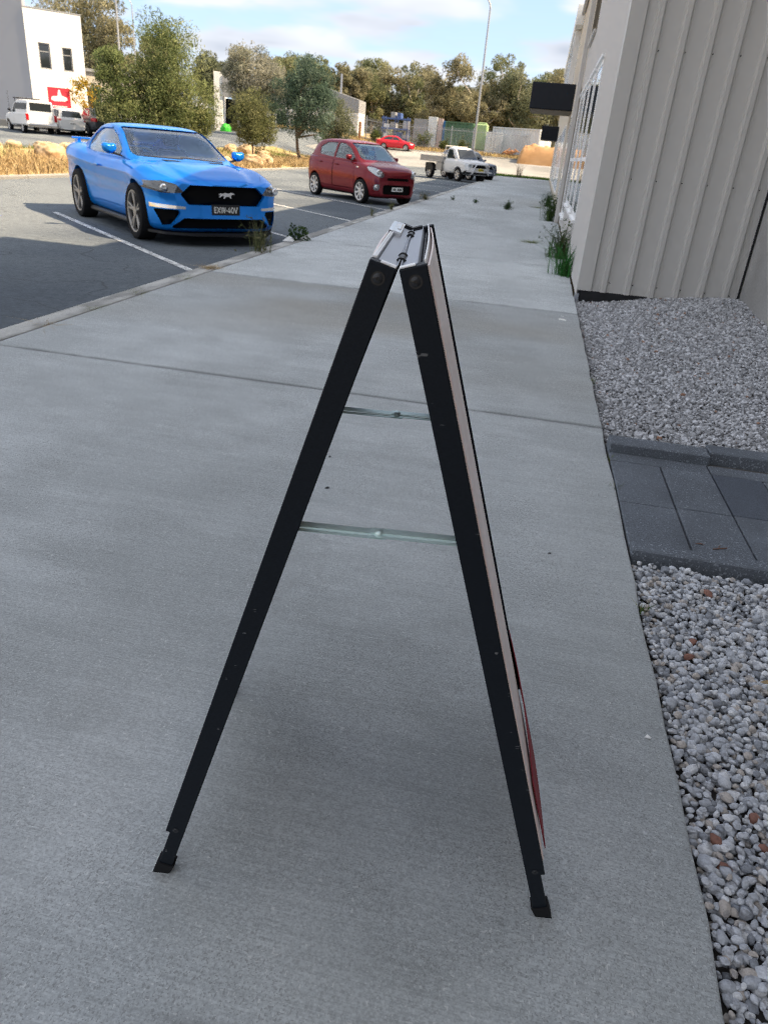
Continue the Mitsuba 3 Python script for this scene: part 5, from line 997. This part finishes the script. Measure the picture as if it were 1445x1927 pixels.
single('green_tank', cat(obox((-8.0, 90.3, 0), 0, 0, 1.3, 0, 2.0, 1.8, 4.45, .12), obox((-8.0, 90.3, 0), 0, .2, 1.1, .2, 1.8, 4.46, 4.6, .05)), 'pale_green', 'light green tank right of the dark green container', 'tank')
single('grey_gate', cat(*[cbox(-6.6 + .3 * i, -6.34 + .3 * i, 88.4, 88.46, 1.5, 3.7, .01) for i in range(6)]), 'container_grey', 'grey green sheet gate left of the pale grey container', 'gate')
# stacks of sheets and racks in the yard
sr = thing('storage_rack', 'blue steel storage rack full of stacked material above the red sedan', 'rack')
for x in (-18.6, -17.2, -15.8): add('upright', cbox(x, x + .12, 91, 91.15, 1.3, 4.5, .01), 'rack_blue', sr); add('upright', cbox(x, x + .12, 92.4, 92.55, 1.3, 4.5, .01), 'rack_blue', sr)
for z in (2.2, 3.2, 4.2): add('beam', cat(cbox(-18.7, -15.6, 90.9, 90.995, z, z + .16, .01)), 'rack_blue', sr)
rr_ = np.random.default_rng(3)
for i in range(8): x = -18.4 + (i % 4) * .72; z = (2.37, 3.37, 4.37)[i % 3]; single('packed_bundle', cbox(x, x + rr_.uniform(.4, .66), 91.0, 92.4, z, z + rr_.uniform(.3, .8), .02), ['white_frame', 'mid_grey', 'rack_blue', 'brushed_metal'][i % 4], ['white', 'grey', 'blue', 'silvery'][i % 4] + ' wrapped bundle on the blue storage rack, ' + ['lowest shelf at the left', 'middle shelf left of centre', 'top shelf right of centre', 'lowest shelf at the right', 'middle shelf at the left', 'top shelf left of centre', 'lowest shelf right of centre', 'middle shelf at the right'][i], 'bundle', 'bundles on the blue rack')
st = [(-14.9, 1.5, 2.9, 'mid_grey'), (-13.3, 1.0, 3.2, 'container_grey'), (-12.2, .55, 3.1, 'pink_board'), (-11.62, .35, 2.9, 'bin_blue')]
ln = ['wide grey stack of sheets right of the red sedan', 'tall pale grey stack of sheets in the middle of the yard', 'narrow pinkish stack of boards left of the green container', 'thin blue stack next to the green container']
for (x, w, h, mm), l in zip(st, ln):
    k = thing('sheet_stack', l, 'stack'); z = 1.55
    n = 5
    for i in range(n): add('sheet', cbox(x + .02 * (i % 2), x + w - .02 * ((i + 1) % 2), 90.4 + .12 * i, 90.5 + .12 * i, z, z + h - .12 * (i % 3), .01), mm, k)
# mound of orange soil, pale bricks pile
def mound2(x, y): u, w = (x + .35) / 2.4, (y - 82.6) / 2.6; return .75 + 1.75 * np.clip(1 - np.abs(u) ** 10, 0, 1) * np.clip(1 - w ** 8, 0, 1) ** .6 * (.72 + .56 * meshkit.fbm(np.stack([x * .8, y * .8, x * 0], -1), 4, 2))
single('soil_heap', grid_mesh(np.linspace(-2.9, 2.2, 110), np.linspace(79.9, 85.3, 110), mound2), 'orange_soil', 'big heap of orange soil at the far end of the footpath', 'heap', smooth=True)
tl_ = thing('scrap_pile', 'small pile of brown scrap timber in front of the pale grey container', 'pile'); rr_ = np.random.default_rng(8)
for i in range(14): a = rr_.uniform(0, 3.1); c_ = np.array([-3.6 + rr_.normal(0, .35), 86.6 + rr_.normal(0, .2), 1.75 + rr_.uniform(0, .4)]); d = np.array([math.cos(a), .4 * math.sin(a), rr_.uniform(-.3, .5)]) * .55; add('plank', rod(c_ - d, c_ + d, .06, 5), 'timber', tl_)
# lamp posts
def lamp(label, x, y, h, arm, ang, r=.085):
    k = thing('street_lamp', label, 'street lamp'); z = float(terrain(x, y)) - .1; d = np.array([math.cos(ang), math.sin(ang), 0])
    add('pole', tube([(x, y, z), (x, y, z + h * .5), (x, y, z + h - .9)], [r, r * .78, r * .6], 12), 'pole_steel', k, smooth=50)
    b = np.array([x, y, z + h - .9]); t = np.linspace(0, 1, 9); P = b + np.outer(np.sin(t * np.pi / 2) * 0 + t ** 1.6 * arm, d) + np.outer(.9 * np.sin(t * np.pi / 2), [0, 0, 1])
    add('arm', tube(P, np.linspace(r * .58, r * .4, 9), 10), 'pole_steel', k, smooth=50)
    e_ = P[-1]; add('lantern', place(cbox(-.05, .75, -.14, .14, -.05, .06, .03), basis(e_, d, np.cross([0, 0, 1], d), (0, 0, 1))), 'mid_grey', k)
    add('base_plate', cbox(x - .2, x + .2, y - .2, y + .2, z, z + .14, .02), 'pole_steel', k)
lamp('tall steel street lamp with a curved arm behind the white tray ute', -4.72, 53.6, 10.6, 1.5, math.radians(195))
lamp('steel street lamp rising behind the bushy tree at the left', -29.2, 52.9, 11.5, 1.2, math.radians(120), .08)
lamp('second street lamp with a long arm reaching left above the bushy tree', -27.6, 52.0, 8.3, 2.2, math.radians(215), .055)
# distant hill
hx, hy = np.linspace(-700, 700, 80), np.linspace(820, 1400, 24)
structure('hill', grid_mesh(hx, hy, lambda a, b: -4 + (62 + 26 * meshkit.fbm(np.stack([a * .006, b * .004, a * 0], -1), 4, 3)) * sst(820, 1000, b) * (.35 + .65 * sst(-500, -20, a))), 'hill_bush', smooth=True)
# ------------------------------------------------------------------ small things on the ground
single('paper_scrap', hull([(-3.66, 11.02, .004), (-3.50, 11.06, .004), (-3.52, 11.20, .004), (-3.64, 11.18, .004), (-3.58, 11.10, .075), (-3.56, 11.15, .06)]), 'white_frame', 'crumpled scrap of white paper on the kerb by the blue coupe', 'paper')
single('leaf', hull([(.905, 1.985, -.010), (.93, 1.995, -.004), (.965, 2.0, -.006), (.93, 1.983, -.012)]), 'dead_leaf', 'curled dry brown leaf lying on the white pebbles', 'leaf')
single('plastic_scrap', hull([(1.005, 1.93, -.008), (1.012, 1.935, -.004), (1.035, 1.875, -.004), (1.028, 1.872, -.010)]), 'blue_plastic', 'thin strip of blue plastic on the white pebbles', 'plastic')
single('twig', cat(rod((.93, 2.83, .010), (.99, 2.855, .012), .0022, 6), rod((.95, 2.84, .011), (.965, 2.87, .012), .0016, 5)), 'leaf_brown', 'short brown twig on the granite paving', 'twig')
single('leaf', hull([(.86, 2.86, .008), (.885, 2.868, .010), (.905, 2.862, .009), (.885, 2.856, .012)]), 'leaf_brown', 'small dark leaf on the granite paving', 'leaf')
k = key_for('spilt_mortar'); vv = grid_mesh(np.linspace(.32, .52, 40), np.linspace(7.25, 7.80, 60), lambda a, b: -.004 + .016 * np.clip(meshkit.fbm(np.stack([a * 22, b * 11, a * 0], -1), 3, 6) - .12 - .75 * (np.abs((a - .42) / .1) ** 2 + np.abs((b - 7.52) / .27) ** 2), -.2, .6)); scene[k] = mikit.ply(vv, 'white_paint', smooth=True); labels[k] = {'label': 'dried splash of white mortar on the footpath near the wall corner', 'category': 'splash'}
for i, (x, y, s) in enumerate(((.262, 2.58, .008), (-.72, 2.85, .007), (-.80, 3.2, .006), (.52, 1.62, .006))): single('grit', hull(np.random.default_rng(i).normal(size=(12, 3)) * s * .6 + [x, y, s * .4]), 'dark_recess' if i != 3 else 'white_frame', ['black speck of grit right of the sign near the granite paving', 'speck of dark grit on the slab left of the sign', 'second dark speck further up the slab', 'pale stone chip right of the sign leg'][i], 'grit')
